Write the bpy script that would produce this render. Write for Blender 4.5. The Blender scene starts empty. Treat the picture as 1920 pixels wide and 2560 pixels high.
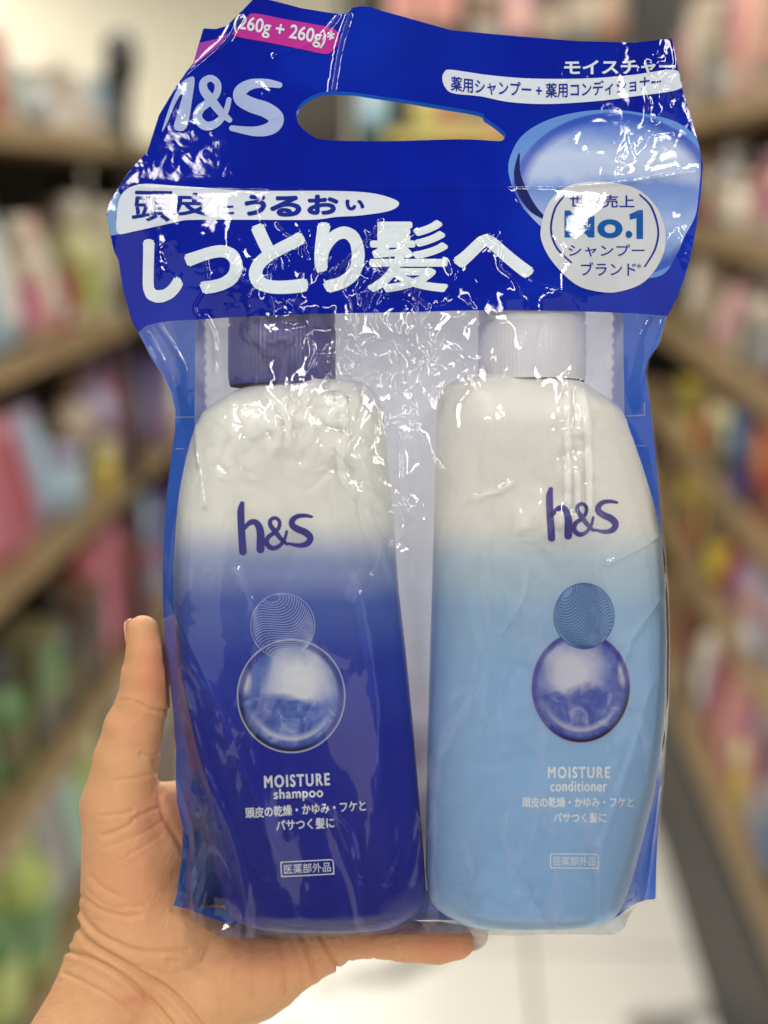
import bpy, bmesh, math, random
import numpy as np
from mathutils import Vector, Matrix
from mathutils.geometry import delaunay_2d_cdt, tessellate_polygon

random.seed(4)
SC = bpy.context.scene
COL = SC.collection

# ---------------------------------------------------------------- camera
FPX = 3939.0                       # focal length in photo pixels (1920 x 2560)
DIST = 0.55                        # camera to the middle of the bag
S = DIST / FPX                     # one unit of the held things, in metres
CAM_H = 1.42
PITCH, YAW = math.radians(-11.5), math.radians(2.76)
fwd = Vector((-math.sin(YAW) * math.cos(PITCH), math.cos(YAW) * math.cos(PITCH), math.sin(PITCH)))
right = Vector((math.cos(YAW), math.sin(YAW), 0))
up = right.cross(fwd)
cam_loc = Vector((0, 0, CAM_H))
cam = bpy.data.cameras.new('camera')
camo = bpy.data.objects.new('camera', cam)
COL.objects.link(camo)
camo.matrix_world = Matrix.Translation(cam_loc) @ Matrix((right, up, -fwd)).transposed().to_4x4()
cam.sensor_fit = 'VERTICAL'
cam.sensor_height = 36.0
cam.sensor_width = 27.0
cam.lens = 36.0 * FPX / 2560.0
cam.clip_start = 0.02
cam.clip_end = 100
cam.dof.use_dof = True
cam.dof.focus_distance = DIST - 0.007
cam.dof.aperture_fstop = cam.lens / 13.0
SC.camera = camo

# ---------------------------------------------------------------- light
world = bpy.data.worlds.new('World')
SC.world = world
world.use_nodes = True
bgn = world.node_tree.nodes['Background']
bgn.inputs[0].default_value = (0.96, 0.97, 1.0, 1)
bgn.inputs[1].default_value = 0.15


def area_lamp(x, y, z, lx, ly, radiance, col=(1, 0.95, 0.87)):
    l = bpy.data.lights.new('ceiling_or_fill_lamp', 'AREA')  # name shared by the ceiling strips and the added fill lamps
    l.shape = 'RECTANGLE'
    l.size, l.size_y = lx, ly
    l.energy = radiance * math.pi * lx * ly
    l.color = col
    o = bpy.data.objects.new('ceiling_or_fill_lamp', l)
    COL.objects.link(o)
    o.location = (x, y, z)
    return o


for lx in (-0.75, 0.85):
    for ly in (-2.6, -1.1, 0.4, 1.9, 3.6, 5.2):
        w, rad = (0.24, 27.0) if ly < 0 else ((0.06, 36.0) if ly < 1.5 else (0.16, 60.0))
        area_lamp(lx, ly, 2.75, w, 1.15, rad)
# two added fill panels beside and behind the camera, brightening the bag's front
for sx in (-1, 1):
    o = area_lamp(3.2 * sx, -2.3, 2.3, 4.0, 2.4, 0.62 if sx < 0 else 0.5, (1, 0.98, 0.94))
    o.rotation_euler = (Vector((0, 0.5, 1.25)) - o.location).to_track_quat('-Z', 'Y').to_euler()
area_lamp(-0.72, 6.9, 2.75, 0.07, 1.3, 22.0, (1, 0.93, 0.7))
for lx in (-2.6, 2.4):  # pair of lamps added to brighten the far wall
    area_lamp(lx, 7.3, 2.75, 0.22, 1.15, 60.0)

SC.view_settings.view_transform = 'Standard'
SC.view_settings.look = 'None'
SC.view_settings.exposure = 0.0
SC.view_settings.gamma = 1.0
SC.view_settings.use_curve_mapping = False
SC.cycles.transparent_max_bounces = 24
SC.cycles.max_bounces = 8
SC.cycles.sample_clamp_indirect = 4.0
SC.cycles.use_denoising = True

# ---------------------------------------------------------------- helpers
FRAME = Matrix((right, fwd, up)).transposed().to_4x4()
FRAME.translation = cam_loc + fwd * DIST


def lin(r, g, b):
    f = lambda c: (c / 255 / 12.92) if c / 255 <= 0.04045 else ((c / 255 + 0.055) / 1.055) ** 2.4
    return (f(r), f(g), f(b), 1)


class NT:
    """small node helper"""
    def __init__(self, name):
        self.m = bpy.data.materials.new(name)
        self.m.use_nodes = True
        self.t = self.m.node_tree
        self.t.nodes.clear()
        self.out = self.n('ShaderNodeOutputMaterial')

    def n(self, typ, **kw):
        nd = self.t.nodes.new(typ)
        for k, v in kw.items():
            if k.startswith('i_'):
                key = k[2:].replace('_', ' ')
                nd.inputs[key].default_value = v
            else:
                setattr(nd, k, v)
        return nd

    def l(self, a, b):
        self.t.links.new(a, b)

    def math(self, op, a, b=None, c=None):
        nd = self.n('ShaderNodeMath', operation=op)
        for i, v in enumerate((a, b, c)):
            if v is None:
                continue
            if isinstance(v, (int, float)):
                nd.inputs[i].default_value = v
            else:
                self.l(v, nd.inputs[i])
        return nd.outputs[0]

    def mix(self, f, a, b, mode='MIX'):
        nd = self.n('ShaderNodeMix', data_type='RGBA', blend_type=mode)
        for sock, v in ((nd.inputs[0], f), (nd.inputs[6], a), (nd.inputs[7], b)):
            if isinstance(v, (int, float, tuple)):
                sock.default_value = v
            else:
                self.l(v, sock)
        return nd.outputs[2]

    def ramp(self, f, stops, interp='LINEAR'):
        nd = self.n('ShaderNodeValToRGB')
        nd.color_ramp.interpolation = interp
        el = nd.color_ramp.elements
        while len(el) < len(stops):
            el.new(0.5)
        for e, (p, c) in zip(el, stops):
            e.position = p
            e.color = c if isinstance(c, tuple) else (c, c, c, 1)
        self.l(f, nd.inputs[0])
        return nd.outputs[0]

    def coord(self, which='Object'):
        return self.n('ShaderNodeTexCoord').outputs[which]

    def noise(self, vec, scale, detail=3, rough=0.5, dist=0.0):
        nd = self.n('ShaderNodeTexNoise')
        nd.inputs['Scale'].default_value = scale
        nd.inputs['Detail'].default_value = detail
        nd.inputs['Roughness'].default_value = rough
        nd.inputs['Distortion'].default_value = dist
        self.l(vec, nd.inputs['Vector'])
        return nd.outputs[0]

    def bump(self, h, strength, dist):
        nd = self.n('ShaderNodeBump')
        nd.inputs['Strength'].default_value = strength
        nd.inputs['Distance'].default_value = dist
        self.l(h, nd.inputs['Height'])
        return nd.outputs[0]

    def principled(self, col, rough=0.4, normal=None, **kw):
        p = self.n('ShaderNodeBsdfPrincipled')
        for k, v in (('Base Color', col), ('Roughness', rough)):
            if isinstance(v, (int, float, tuple)):
                p.inputs[k].default_value = v
            else:
                self.l(v, p.inputs[k])
        if normal is not None:
            self.l(normal, p.inputs['Normal'])
        for k, v in kw.items():
            p.inputs[k.replace('_', ' ')].default_value = v
        self.l(p.outputs[0], self.out.inputs[0])
        return p


def mk(name, verts, faces, mat, parent=None, base=(0, 0, 0), scale=1.0, smooth=True, normals=None, uv=None):
    me = bpy.data.meshes.new(name)
    v = (np.asarray(verts, dtype=float).reshape(-1, 3) - np.asarray(base, dtype=float)) * scale
    me.from_pydata(v.tolist(), [], [tuple(int(i) for i in f) for f in faces])
    if smooth:
        me.polygons.foreach_set('use_smooth', [True] * len(me.polygons))
    if uv is not None:
        lay = me.uv_layers.new(name='uv')
        idx = np.empty(len(me.loops), dtype=np.int32)
        me.loops.foreach_get('vertex_index', idx)
        lay.data.foreach_set('uv', np.asarray(uv, dtype=np.float32)[idx].ravel())
    if normals is not None:
        me.normals_split_custom_set_from_vertices(np.asarray(normals).tolist())
    me.materials.append(mat)
    me.update()
    o = bpy.data.objects.new(name, me)
    COL.objects.link(o)
    if parent is not None:
        o.parent = parent
    return o


def tag(o, label=None, cat=None, group=None, kind=None):
    for k, v in (('label', label), ('category', cat), ('group', group), ('kind', kind)):
        if v:
            o[k] = v
    return o


def empty(name, mat):
    o = bpy.data.objects.new(name, None)
    o.empty_display_size = 0.02
    COL.objects.link(o)
    o.matrix_world = mat
    return o


def catmull(pts, n=8, closed=False):
    P = np.asarray(pts, dtype=float)
    m = len(P)
    out = []
    rng = range(m) if closed else range(m - 1)
    for i in rng:
        if closed:
            p0, p1, p2, p3 = P[i - 1], P[i], P[(i + 1) % m], P[(i + 2) % m]
        else:
            p0, p1, p2, p3 = P[max(i - 1, 0)], P[i], P[i + 1], P[min(i + 2, m - 1)]
        for k in range(n):
            t = k / n
            out.append(0.5 * ((2 * p1) + (-p0 + p2) * t + (2 * p0 - 5 * p1 + 4 * p2 - p3) * t * t
                              + (-p0 + 3 * p1 - 3 * p2 + p3) * t ** 3))
    if not closed:
        out.append(P[-1])
    return np.array(out)


def resample(poly, step, closed=True):
    P = np.asarray(poly, dtype=float)
    if closed:
        P = np.vstack([P, P[:1]])
    d = np.hypot(*np.diff(P, axis=0).T)
    c = np.concatenate([[0], np.cumsum(d)])
    n = max(3, int(round(c[-1] / step)))
    t = np.linspace(0, c[-1], n + 1)
    if closed:
        t = t[:-1]
    return np.column_stack([np.interp(t, c, P[:, 0]), np.interp(t, c, P[:, 1])])


def inpoly(pts, poly):
    x, y = pts[:, 0], pts[:, 1]
    px, py = poly[:, 0], poly[:, 1]
    qx, qy = np.roll(px, -1), np.roll(py, -1)
    r = np.zeros(len(x), dtype=bool)
    for a, b, c, d in zip(px, py, qx, qy):
        if b == d:
            continue
        cond = ((b > y) != (d > y)) & (x < (c - a) * (y - b) / (d - b) + a)
        r ^= cond
    return r


def perlin(x, y, seed):
    rng = np.random.RandomState(seed)
    ang = rng.rand(256, 256) * 2 * np.pi
    gx, gy = np.cos(ang), np.sin(ang)
    xi, yi = np.floor(x).astype(int), np.floor(y).astype(int)
    fx, fy = x - xi, y - yi
    u, v = fx ** 3 * (fx * (fx * 6 - 15) + 10), fy ** 3 * (fy * (fy * 6 - 15) + 10)

    def g(i, j):
        a, b = (xi + i) & 255, (yi + j) & 255
        return gx[a, b] * (fx - i) + gy[a, b] * (fy - j)
    n0 = g(0, 0) * (1 - u) + g(1, 0) * u
    n1 = g(0, 1) * (1 - u) + g(1, 1) * u
    return (n0 * (1 - v) + n1 * v) * 1.5


def dist_poly(x, y, pts):
    """distance to an open polyline, x,y arrays"""
    best = np.full(x.shape, 1e9)
    for (ax, ay), (bx, by) in zip(pts[:-1], pts[1:]):
        dx, dy = bx - ax, by - ay
        t = np.clip(((x - ax) * dx + (y - ay) * dy) / (dx * dx + dy * dy + 1e-9), 0, 1)
        best = np.minimum(best, np.hypot(x - ax - t * dx, y - ay - t * dy))
    return best


# ---------------------------------------------------------------- materials
def plain(name, col, rough=0.5, noise_amt=0.12, noise_scale=40, bump=0.0, bscale=200, **kw):
    m = NT(name)
    co = m.coord()
    nz = m.noise(co, noise_scale, 4)
    c = m.mix(m.math('MULTIPLY', nz, noise_amt * 2), col, tuple(x * 0.62 for x in col[:3]) + (1,))
    nrm = m.bump(m.noise(co, bscale, 2), bump, 0.001) if bump else None
    m.principled(c, rough, nrm, **kw)
    return m.m


# =================================================================== STORE (structure first)
def floor_mat():
    m = NT('marble_tile')
    co = m.coord()
    warp = m.noise(co, 0.9, 5, 0.6)
    sep = m.n('ShaderNodeSeparateXYZ')
    m.l(co, sep.inputs[0])
    ln = m.math('ADD', m.math('MULTIPLY', sep.outputs[0], 0.75), m.math('MULTIPLY', sep.outputs[1], -0.62))
    ln = m.math('ADD', ln, m.math('MULTIPLY', warp, 1.3))
    fr = m.math('ABSOLUTE', m.math('SUBTRACT', m.math('FRACT', m.math('MULTIPLY', ln, 2.2)), 0.5))
    vein = m.ramp(fr, [(0.0, 1.0), (0.07, 0.7), (0.15, 0.0)])
    patch = m.ramp(m.noise(co, 2.3, 3), [(0.42, 0.0), (0.50, 1.0)])
    base = m.mix(m.noise(co, 1.6, 4), lin(246, 244, 234), lin(237, 235, 224))
    c = m.mix(m.math('MULTIPLY', m.math('MULTIPLY', vein, patch), 0.95), base, lin(126, 124, 118))

    def joint(sock, off):
        f = m.math('ABSOLUTE', m.math('SUBTRACT', m.math('FRACT', m.math('ADD', m.math('DIVIDE', sock, 0.6), off)), 0.5))
        return m.math('GREATER_THAN', f, 0.4925)
    j = m.math('MAXIMUM', joint(sep.outputs[0], 0.762), joint(sep.outputs[1], 0.333))
    c = m.mix(m.math('MULTIPLY', j, 0.9), c, lin(120, 114, 100))
    m.principled(c, 0.07, None, Specular_IOR_Level=0.35)
    return m.m


fl = mk('floor', [(-12, -6, 0), (12, -6, 0), (12, 14, 0), (-12, 14, 0)], [(0, 1, 2, 3)], floor_mat(), smooth=False)
tag(fl, 'glossy cream marble tile floor with grey veins under the aisle', 'floor', kind='structure')
wl = mk('back_wall', [(-7, 8.5, 0), (7, 8.5, 0), (7, 8.5, 3.2), (-7, 8.5, 3.2),
                      (-7, 8.6, 0), (7, 8.6, 0), (7, 8.6, 3.2), (-7, 8.6, 3.2)],
        [(0, 1, 2, 3), (5, 4, 7, 6), (3, 2, 6, 7), (1, 5, 6, 2), (4, 0, 3, 7)],
        plain('cream_wall', lin(226, 219, 196), 0.7), smooth=False)
tag(wl, 'plain cream painted wall at the far end of the aisle', 'wall', kind='structure')


def box_vf(x0, x1, y0, y1, z0, z1, bev=0.0):
    bm = bmesh.new()
    bmesh.ops.create_cube(bm, size=1)
    for v in bm.verts:
        v.co = Vector(((x0 + x1) / 2 + v.co.x * (x1 - x0), (y0 + y1) / 2 + v.co.y * (y1 - y0), (z0 + z1) / 2 + v.co.z * (z1 - z0)))
    if bev > 0:
        bmesh.ops.bevel(bm, geom=bm.edges[:], offset=bev, segments=2, affect='EDGES', profile=0.6)
    bm.verts.index_update()
    r = [tuple(v.co) for v in bm.verts], [[v.index for v in f.verts] for f in bm.faces]
    bm.free()
    return r


def box(name, b, mat, parent, bev=0.004, base=(0, 0, 0)):
    v, f = box_vf(*b, bev)
    return mk(name, v, f, mat, parent, base=base, smooth=False)


def wood_mat():
    m = NT('shelf_wood')
    co = m.coord()
    mp = m.n('ShaderNodeMapping')
    mp.inputs['Scale'].default_value = (18, 1.2, 30)
    m.l(co, mp.inputs[0])
    g = m.noise(mp.outputs[0], 2.0, 5, 0.6, 0.6)
    c = m.ramp(g, [(0.3, lin(120, 100, 70)), (0.55, lin(150, 126, 90)), (0.8, lin(164, 142, 108))])
    m.principled(c, 0.45)
    return m.m


WOOD = wood_mat()
DARK = plain('dark_metal', lin(38, 36, 34), 0.5)
DARKP = plain('dark_panel', lin(52, 47, 42), 0.6)


def rack(name, label, x_front, side, y0, y1, board_z, depth, top_z, kick):
    """side = -1: stands to the left and faces right; +1 the other way. y along the aisle."""
    root = empty(name, Matrix.Translation((x_front, y0, 0)))
    tag(root, label, 'shelf')
    b = (x_front, y0, 0)
    xa, xb = sorted((x_front, x_front + side * depth))
    for z in board_z:
        box('board', (xa, xb, y0, y1, z - 0.035, z), WOOD, root, 0.003, b)
    xbk = x_front + side * depth
    x2, x3 = sorted((xbk + side * 0.003, xbk + side * 0.02))
    box('back_panel', (x2, x3, y0, y1, 0.0, top_z), DARKP, root, 0, b)
    yy = y0 - 0.043
    box('upright', (xa, xb + 0.02, y0 - 0.04, y0 - 0.003, 0, top_z), DARK, root, 0.003, b)
    box('upright', (xa, xb + 0.02, y1 + 0.003, y1 + 0.04, 0, top_z), DARK, root, 0.003, b)
    if kick:
        kx = sorted((x_front + side * 0.015, x_front + side * 0.035))
        box('kick_board', (kx[0], kx[1], y0, y1, 0.0, kick), DARK, root, 0, b)
    return root


LX, RX = -0.65, 0.44
L_B = [CAM_H + 0.10, CAM_H - 0.24, CAM_H - 0.56, CAM_H - 0.92, CAM_H - 1.27]
R_B = [CAM_H + 0.15, CAM_H - 0.07, CAM_H - 0.29, CAM_H - 0.50, CAM_H - 0.71, CAM_H - 1.02]
rack('shelving_rack', 'wooden shelving rack full of toiletries behind the raised thumb', LX, -1, 1.75, 4.3, L_B, 0.36, CAM_H + 0.10, 0.12)
rack('shelving_rack', 'tall shelving rack with dark base beside the white floor', RX, 1, 1.75, 4.3, R_B, 0.34, CAM_H + 0.62, 0.30)

# -------- products on the racks
_MATS = {}


def pmat(rgb, rough=0.4):
    g_ = sum(rgb) / 3
    rgb = tuple(round((c * .8 + g_ * .2) * .97) for c in rgb)
    k = (rgb, rough)
    if k not in _MATS:
        _MATS[k] = plain('pack_plastic', lin(*rgb), rough, 0.1, 25)
    return _MATS[k]


def lathe_vf(prof, n=20, sx=1.0, sy=1.0, power=2.0):
    V, F = [], []
    for r, z in prof:
        for k in range(n):
            a = 2 * math.pi * k / n
            c, s_ = math.cos(a), math.sin(a)
            q = (abs(c) ** power + abs(s_) ** power) ** (-1 / power)
            V.append((r * c * q * sx, r * s_ * q * sy, z))
    for i in range(len(prof) - 1):
        for k in range(n):
            F.append((i * n + k, i * n + (k + 1) % n, (i + 1) * n + (k + 1) % n, (i + 1) * n + k))
    F.append(tuple(range(n - 1, -1, -1)))
    F.append(tuple((len(prof) - 1) * n + k for k in range(n)))
    return V, F


def product(kind, loc, rz, w, d, h, body, accent, third, label, group):
    """a pack standing at loc, its front facing local -Y"""
    nm = {'pouch': 'pouch', 'bottle': 'bottle', 'carton': 'carton', 'tub': 'tub'}[kind]
    root = empty('product_' + nm, Matrix.Translation(loc) @ Matrix.Rotation(rz, 4, 'Z'))
    tag(root, label, nm, group)
    mb, ma, mt = pmat(body), pmat(accent), pmat(third)
    if kind == 'carton':
        v, f = box_vf(-w / 2, w / 2, -d / 2, d / 2, 0, h, 0.003)
        mk('body', v, f, mb, root, smooth=False)
        v, f = box_vf(-w * .42, w * .42, -d / 2 - 0.0025, -d / 2 + 0.001, h * .45, h * .86)
        mk('label_panel', v, f, ma, root, smooth=False)
        v, f = box_vf(-w * .45, w * .45, -d / 2 - 0.0025, -d / 2 + 0.001, h * .1, h * .3)
        mk('stripe', v, f, mt, root, smooth=False)
    elif kind == 'pouch':
        V, F = [], []
        nr, nc = 12, 16
        for i in range(nr + 1):
            t = i / nr
            th = d / 2 * (1 - 0.9 * t ** 1.6) * (0.75 + 0.25 * math.sin(min(1, t * 4) * math.pi / 2))
            ww = w / 2 * (1 - 0.06 * math.sin(t * math.pi))
            for k in range(nc):
                a = 2 * math.pi * k / nc
                c, s_ = math.cos(a), math.sin(a)
                V.append((ww * math.copysign(abs(c) ** .6, c), th * s_, t * h))
        for i in range(nr):
            for k in range(nc):
                F.append((i * nc + k, i * nc + (k + 1) % nc, (i + 1) * nc + (k + 1) % nc, (i + 1) * nc + k))
        F.append(tuple(range(nc - 1, -1, -1)))
        F.append(tuple(nr * nc + k for k in range(nc)))
        mk('body', V, F, mb, root)
        L, LF = [], []
        for i in range(9):
            t = 0.2 + 0.6 * i / 8
            th = d / 2 * (1 - 0.9 * t ** 1.6) * (0.75 + 0.25 * math.sin(min(1, t * 4) * math.pi / 2))
            for k in range(9):
                c = -0.62 + 1.24 * k / 8
                q = math.copysign(abs(c) ** (1 / .6), c)
                L.append((w / 2 * c * .97, -th * math.sqrt(max(0, 1 - q * q)) - 0.0025, t * h))
        for i in range(8):
            for k in range(8):
                LF.append((i * 9 + k, i * 9 + k + 1, i * 9 + k + 10, i * 9 + k + 9))
        mk('label_panel', L, LF, ma, root)
    elif kind == 'bottle':
        r = w / 2
        prof = [(r * .9, 0), (r, h * .03), (r, h * .55), (r * .93, h * .64), (r * .6, h * .72), (r * .36, h * .75), (r * .36, h * .77)]
        mk('body', *lathe_vf(prof, 20, 1, d / w, 2.6), mb, root)
        mk('cap', *lathe_vf([(r * .42, h * .772), (r * .45, h * .78), (r * .45, h * .93), (r * .38, h)], 16), mt, root)
        v, f = lathe_vf([(r * 1.012, h * .14), (r * 1.012, h * .5)], 20, 1, d / w * 1.01, 2.6)
        mk('label_band', v, f[:-2], ma, root)
    else:
        r = w / 2
        mk('body', *lathe_vf([(r * .86, 0), (r * .92, h * .05), (r, h * .74)], 22), mb, root)
        mk('lid', *lathe_vf([(r * 1.04, h * .742), (r * 1.05, h * .95), (r * .98, h)], 22), ma, root)
    return root


ORD = ['first', 'second', 'third', 'fourth', 'fifth', 'sixth', 'seventh', 'eighth', 'ninth', 'tenth', 'eleventh', 'twelfth']
CN = {}


def C(name, r, g, b):
    CN[name] = (r, g, b)


for a in [('pink', 214, 120, 138), ('rose', 186, 84, 92), ('lilac', 168, 158, 190), ('mauve', 150, 112, 140), ('sky blue', 160, 194, 212),
          ('blue', 84, 120, 170), ('navy', 44, 48, 96), ('teal', 90, 150, 160), ('white', 222, 222, 214), ('cream', 220, 210, 186),
          ('grey', 150, 150, 146), ('dark grey', 70, 70, 72), ('black', 34, 34, 36), ('yellow', 222, 196, 50), ('pale yellow', 214, 210, 140),
          ('lime', 176, 194, 88), ('green', 92, 138, 74), ('olive', 112, 108, 66), ('brown', 116, 82, 54), ('orange', 216, 130, 80),
          ('red', 170, 46, 42), ('beige', 196, 172, 142), ('peach', 222, 160, 140), ('purple', 88, 70, 150), ('mint', 160, 204, 180)]:
    C(*a)

# (colour, kind, width along the shelf, height, accent, third)
L_ROWS = [
    # on the top board
    [('sky blue', 'carton', .12, .22, 'white', 'teal'), ('orange', 'carton', .13, .12, 'peach', 'rose'), ('white', 'bottle', .12, .17, 'mint', 'white'),
     ('grey', 'tub', .10, .10, 'cream', 'white'), ('cream', 'carton', .16, .12, 'beige', 'white'), ('beige', 'carton', .16, .1, 'white', 'cream'),
     ('white', 'carton', .18, .12, 'sky blue', 'grey'), ('cream', 'tub', .14, .1, 'white', 'white')],
    [('mint', 'pouch', .15, .25, 'sky blue', 'white'), ('sky blue', 'pouch', .17, .24, 'white', 'teal'), ('beige', 'bottle', .11, .2, 'pink', 'cream'),
     ('peach', 'pouch', .15, .2, 'cream', 'red'), ('rose', 'carton', .10, .10, 'red', 'cream'), ('pale yellow', 'bottle', .13, .23, 'lime', 'cream'),
     ('cream', 'carton', .17, .22, 'pale yellow', 'olive'), ('olive', 'bottle', .11, .2, 'brown', 'cream'), ('beige', 'pouch', .16, .2, 'cream', 'white'),
     ('mint', 'bottle', .12, .22, 'white', 'teal'), ('cream', 'carton', .2, .2, 'beige', 'olive')],
    [('rose', 'pouch', .16, .20, 'pink', 'white'), ('pink', 'pouch', .20, .23, 'rose', 'white'), ('lilac', 'pouch', .16, .22, 'sky blue', 'mauve'),
     ('sky blue', 'tub', .10, .12, 'lilac', 'white'), ('beige', 'bottle', .11, .24, 'olive', 'brown'), ('yellow', 'tub', .09, .09, 'pale yellow', 'olive'),
     ('lilac', 'bottle', .14, .24, 'mauve', 'mauve'), ('pink', 'bottle', .14, .17, 'peach', 'rose'), ('mauve', 'pouch', .18, .26, 'lilac', 'grey'),
     ('purple', 'carton', .14, .18, 'mauve', 'pink'), ('white', 'tub', .13, .14, 'cream', 'grey')],
    [('olive', 'pouch', .16, .24, 'green', 'lime'), ('green', 'bottle', .12, .2, 'olive', 'dark grey'), ('olive', 'carton', .17, .2, 'green', 'dark grey'),
     ('dark grey', 'bottle', .11, .22, 'olive', 'black'), ('brown', 'carton', .15, .2, 'dark grey', 'black'), ('rose', 'pouch', .19, .26, 'pink', 'mauve'),
     ('pink', 'pouch', .19, .24, 'rose', 'white'), ('rose', 'bottle', .14, .22, 'mauve', 'pink'), ('sky blue', 'pouch', .17, .22, 'purple', 'teal'),
     ('purple', 'carton', .15, .2, 'sky blue', 'white')],
    [('green', 'bottle', .17, .25, 'lime', 'lime'), ('lime', 'bottle', .15, .28, 'green', 'pale yellow'), ('green', 'pouch', .18, .28, 'grey', 'lime'),
     ('grey', 'pouch', .16, .25, 'mint', 'white'), ('lime', 'bottle', .15, .24, 'green', 'pale yellow'), ('olive', 'pouch', .17, .24, 'dark grey', 'green'),
     ('sky blue', 'bottle', .13, .24, 'purple', 'white'), ('teal', 'carton', .15, .22, 'white', 'purple')],
]
R_ROWS = [
    [('white', 'bottle', .12, .24, 'grey', 'white'), ('beige', 'bottle', .12, .24, 'orange', 'brown'), ('orange', 'carton', .13, .19, 'beige', 'brown'),
     ('cream', 'pouch', .15, .22, 'peach', 'beige'), ('peach', 'carton', .14, .2, 'pink', 'cream'), ('grey', 'bottle', .12, .24, 'olive', 'cream'),
     ('olive', 'bottle', .12, .2, 'grey', 'dark grey'), ('beige', 'carton', .17, .22, 'cream', 'grey'), ('brown', 'carton', .15, .2, 'pink', 'beige')],
    [('grey', 'carton', .14, .15, 'rose', 'white'), ('white', 'bottle', .11, .15, 'pink', 'cream'), ('mauve', 'carton', .13, .13, 'rose', 'beige'),
     ('beige', 'pouch', .15, .15, 'rose', 'cream'), ('cream', 'tub', .12, .10, 'beige', 'white'), ('grey', 'bottle', .11, .16, 'beige', 'white'),
     ('brown', 'carton', .15, .14, 'beige', 'rose'), ('beige', 'bottle', .11, .15, 'grey', 'cream')],
    [('brown', 'carton', .13, .15, 'dark grey', 'mauve'), ('mauve', 'pouch', .14, .16, 'grey', 'rose'), ('beige', 'bottle', .11, .17, 'grey', 'cream'),
     ('dark grey', 'bottle', .10, .15, 'olive', 'brown'), ('cream', 'pouch', .15, .17, 'pink', 'beige'), ('pink', 'pouch', .14, .16, 'cream', 'rose'),
     ('beige', 'carton', .15, .16, 'cream', 'olive'), ('pale yellow', 'bottle', .11, .16, 'beige', 'cream')],
    [('orange', 'carton', .15, .15, 'red', 'brown'), ('red', 'carton', .12, .16, 'orange', 'brown'), ('navy', 'carton', .13, .17, 'blue', 'purple'),
     ('dark grey', 'bottle', .11, .16, 'navy', 'black'), ('olive', 'tub', .11, .12, 'pale yellow', 'cream'), ('red', 'pouch', .14, .15, 'orange', 'brown'),
     ('brown', 'bottle', .11, .16, 'red', 'cream'), ('yellow', 'carton', .14, .12, 'olive', 'beige')],
    [('cream', 'carton', .13, .13, 'peach', 'grey'), ('lilac', 'carton', .13, .12, 'peach', 'white'), ('peach', 'bottle', .11, .17, 'lilac', 'cream'),
     ('mauve', 'pouch', .15, .17, 'red', 'lilac'), ('brown', 'bottle', .11, .18, 'yellow', 'olive'), ('olive', 'carton', .14, .17, 'yellow', 'brown'),
     ('rose', 'pouch', .15, .16, 'red', 'beige'), ('yellow', 'bottle', .12, .18, 'olive', 'brown')],
    [('grey', 'bottle', .12, .22, 'blue', 'white'), ('mauve', 'carton', .12, .2, 'rose', 'grey'), ('yellow', 'tub', .11, .11, 'pale yellow', 'olive'), ('pink', 'pouch', .18, .27, 'peach', 'rose'),
     ('rose', 'pouch', .14, .26, 'mauve', 'pink'), ('cream', 'bottle', .12, .24, 'white', 'beige'), ('brown', 'carton', .13, .2, 'red', 'beige'), ('dark grey', 'bottle', .12, .2, 'olive', 'black')],
]
BOARD_L = ['top', 'second', 'third', 'fourth', 'lowest']
BOARD_R = ['top', 'second', 'third', 'fourth', 'fifth', 'lowest']


def fill(rows, boards, names, xf, side, where, ystart, rng):
    for row, z, bn in zip(rows, boards, names):
        y = ystart
        for i, (c, kind, w, h, a, t) in enumerate(row):
            dd = min(0.13, w * .8)
            ww = w * 0.92
            loc = (xf + side * (0.012 + dd / 2 + rng.uniform(0, .025)), y + w / 2, z + 0.0005)
            rz = (math.pi / 2 if side < 0 else -math.pi / 2) + rng.uniform(-.08, .08)
            lab = f'{c} {kind} standing {ORD[i]} along the {bn} board of the rack {where}'
            product(kind, loc, rz, ww, dd, h, CN[c], CN[a], CN[t], lab, 'goods on the rack ' + where)
            y += w + rng.uniform(.005, .02)


fill(L_ROWS, L_B, BOARD_L, LX, -1, 'behind the thumb', 2.12, random.Random(1))
fill(R_ROWS, R_B, BOARD_R, RX, 1, 'beside the white floor', 2.2, random.Random(2))
# far display at the end of the aisle, seen through the handle hole


def bgpoint(px, py, Y):
    """a point of the store at distance Y along the aisle behind a photo pixel"""
    d = fwd * FPX + right * (px - 960) - up * (py - 1280)
    d = d * (Y / d.y)
    return cam_loc + d


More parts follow.
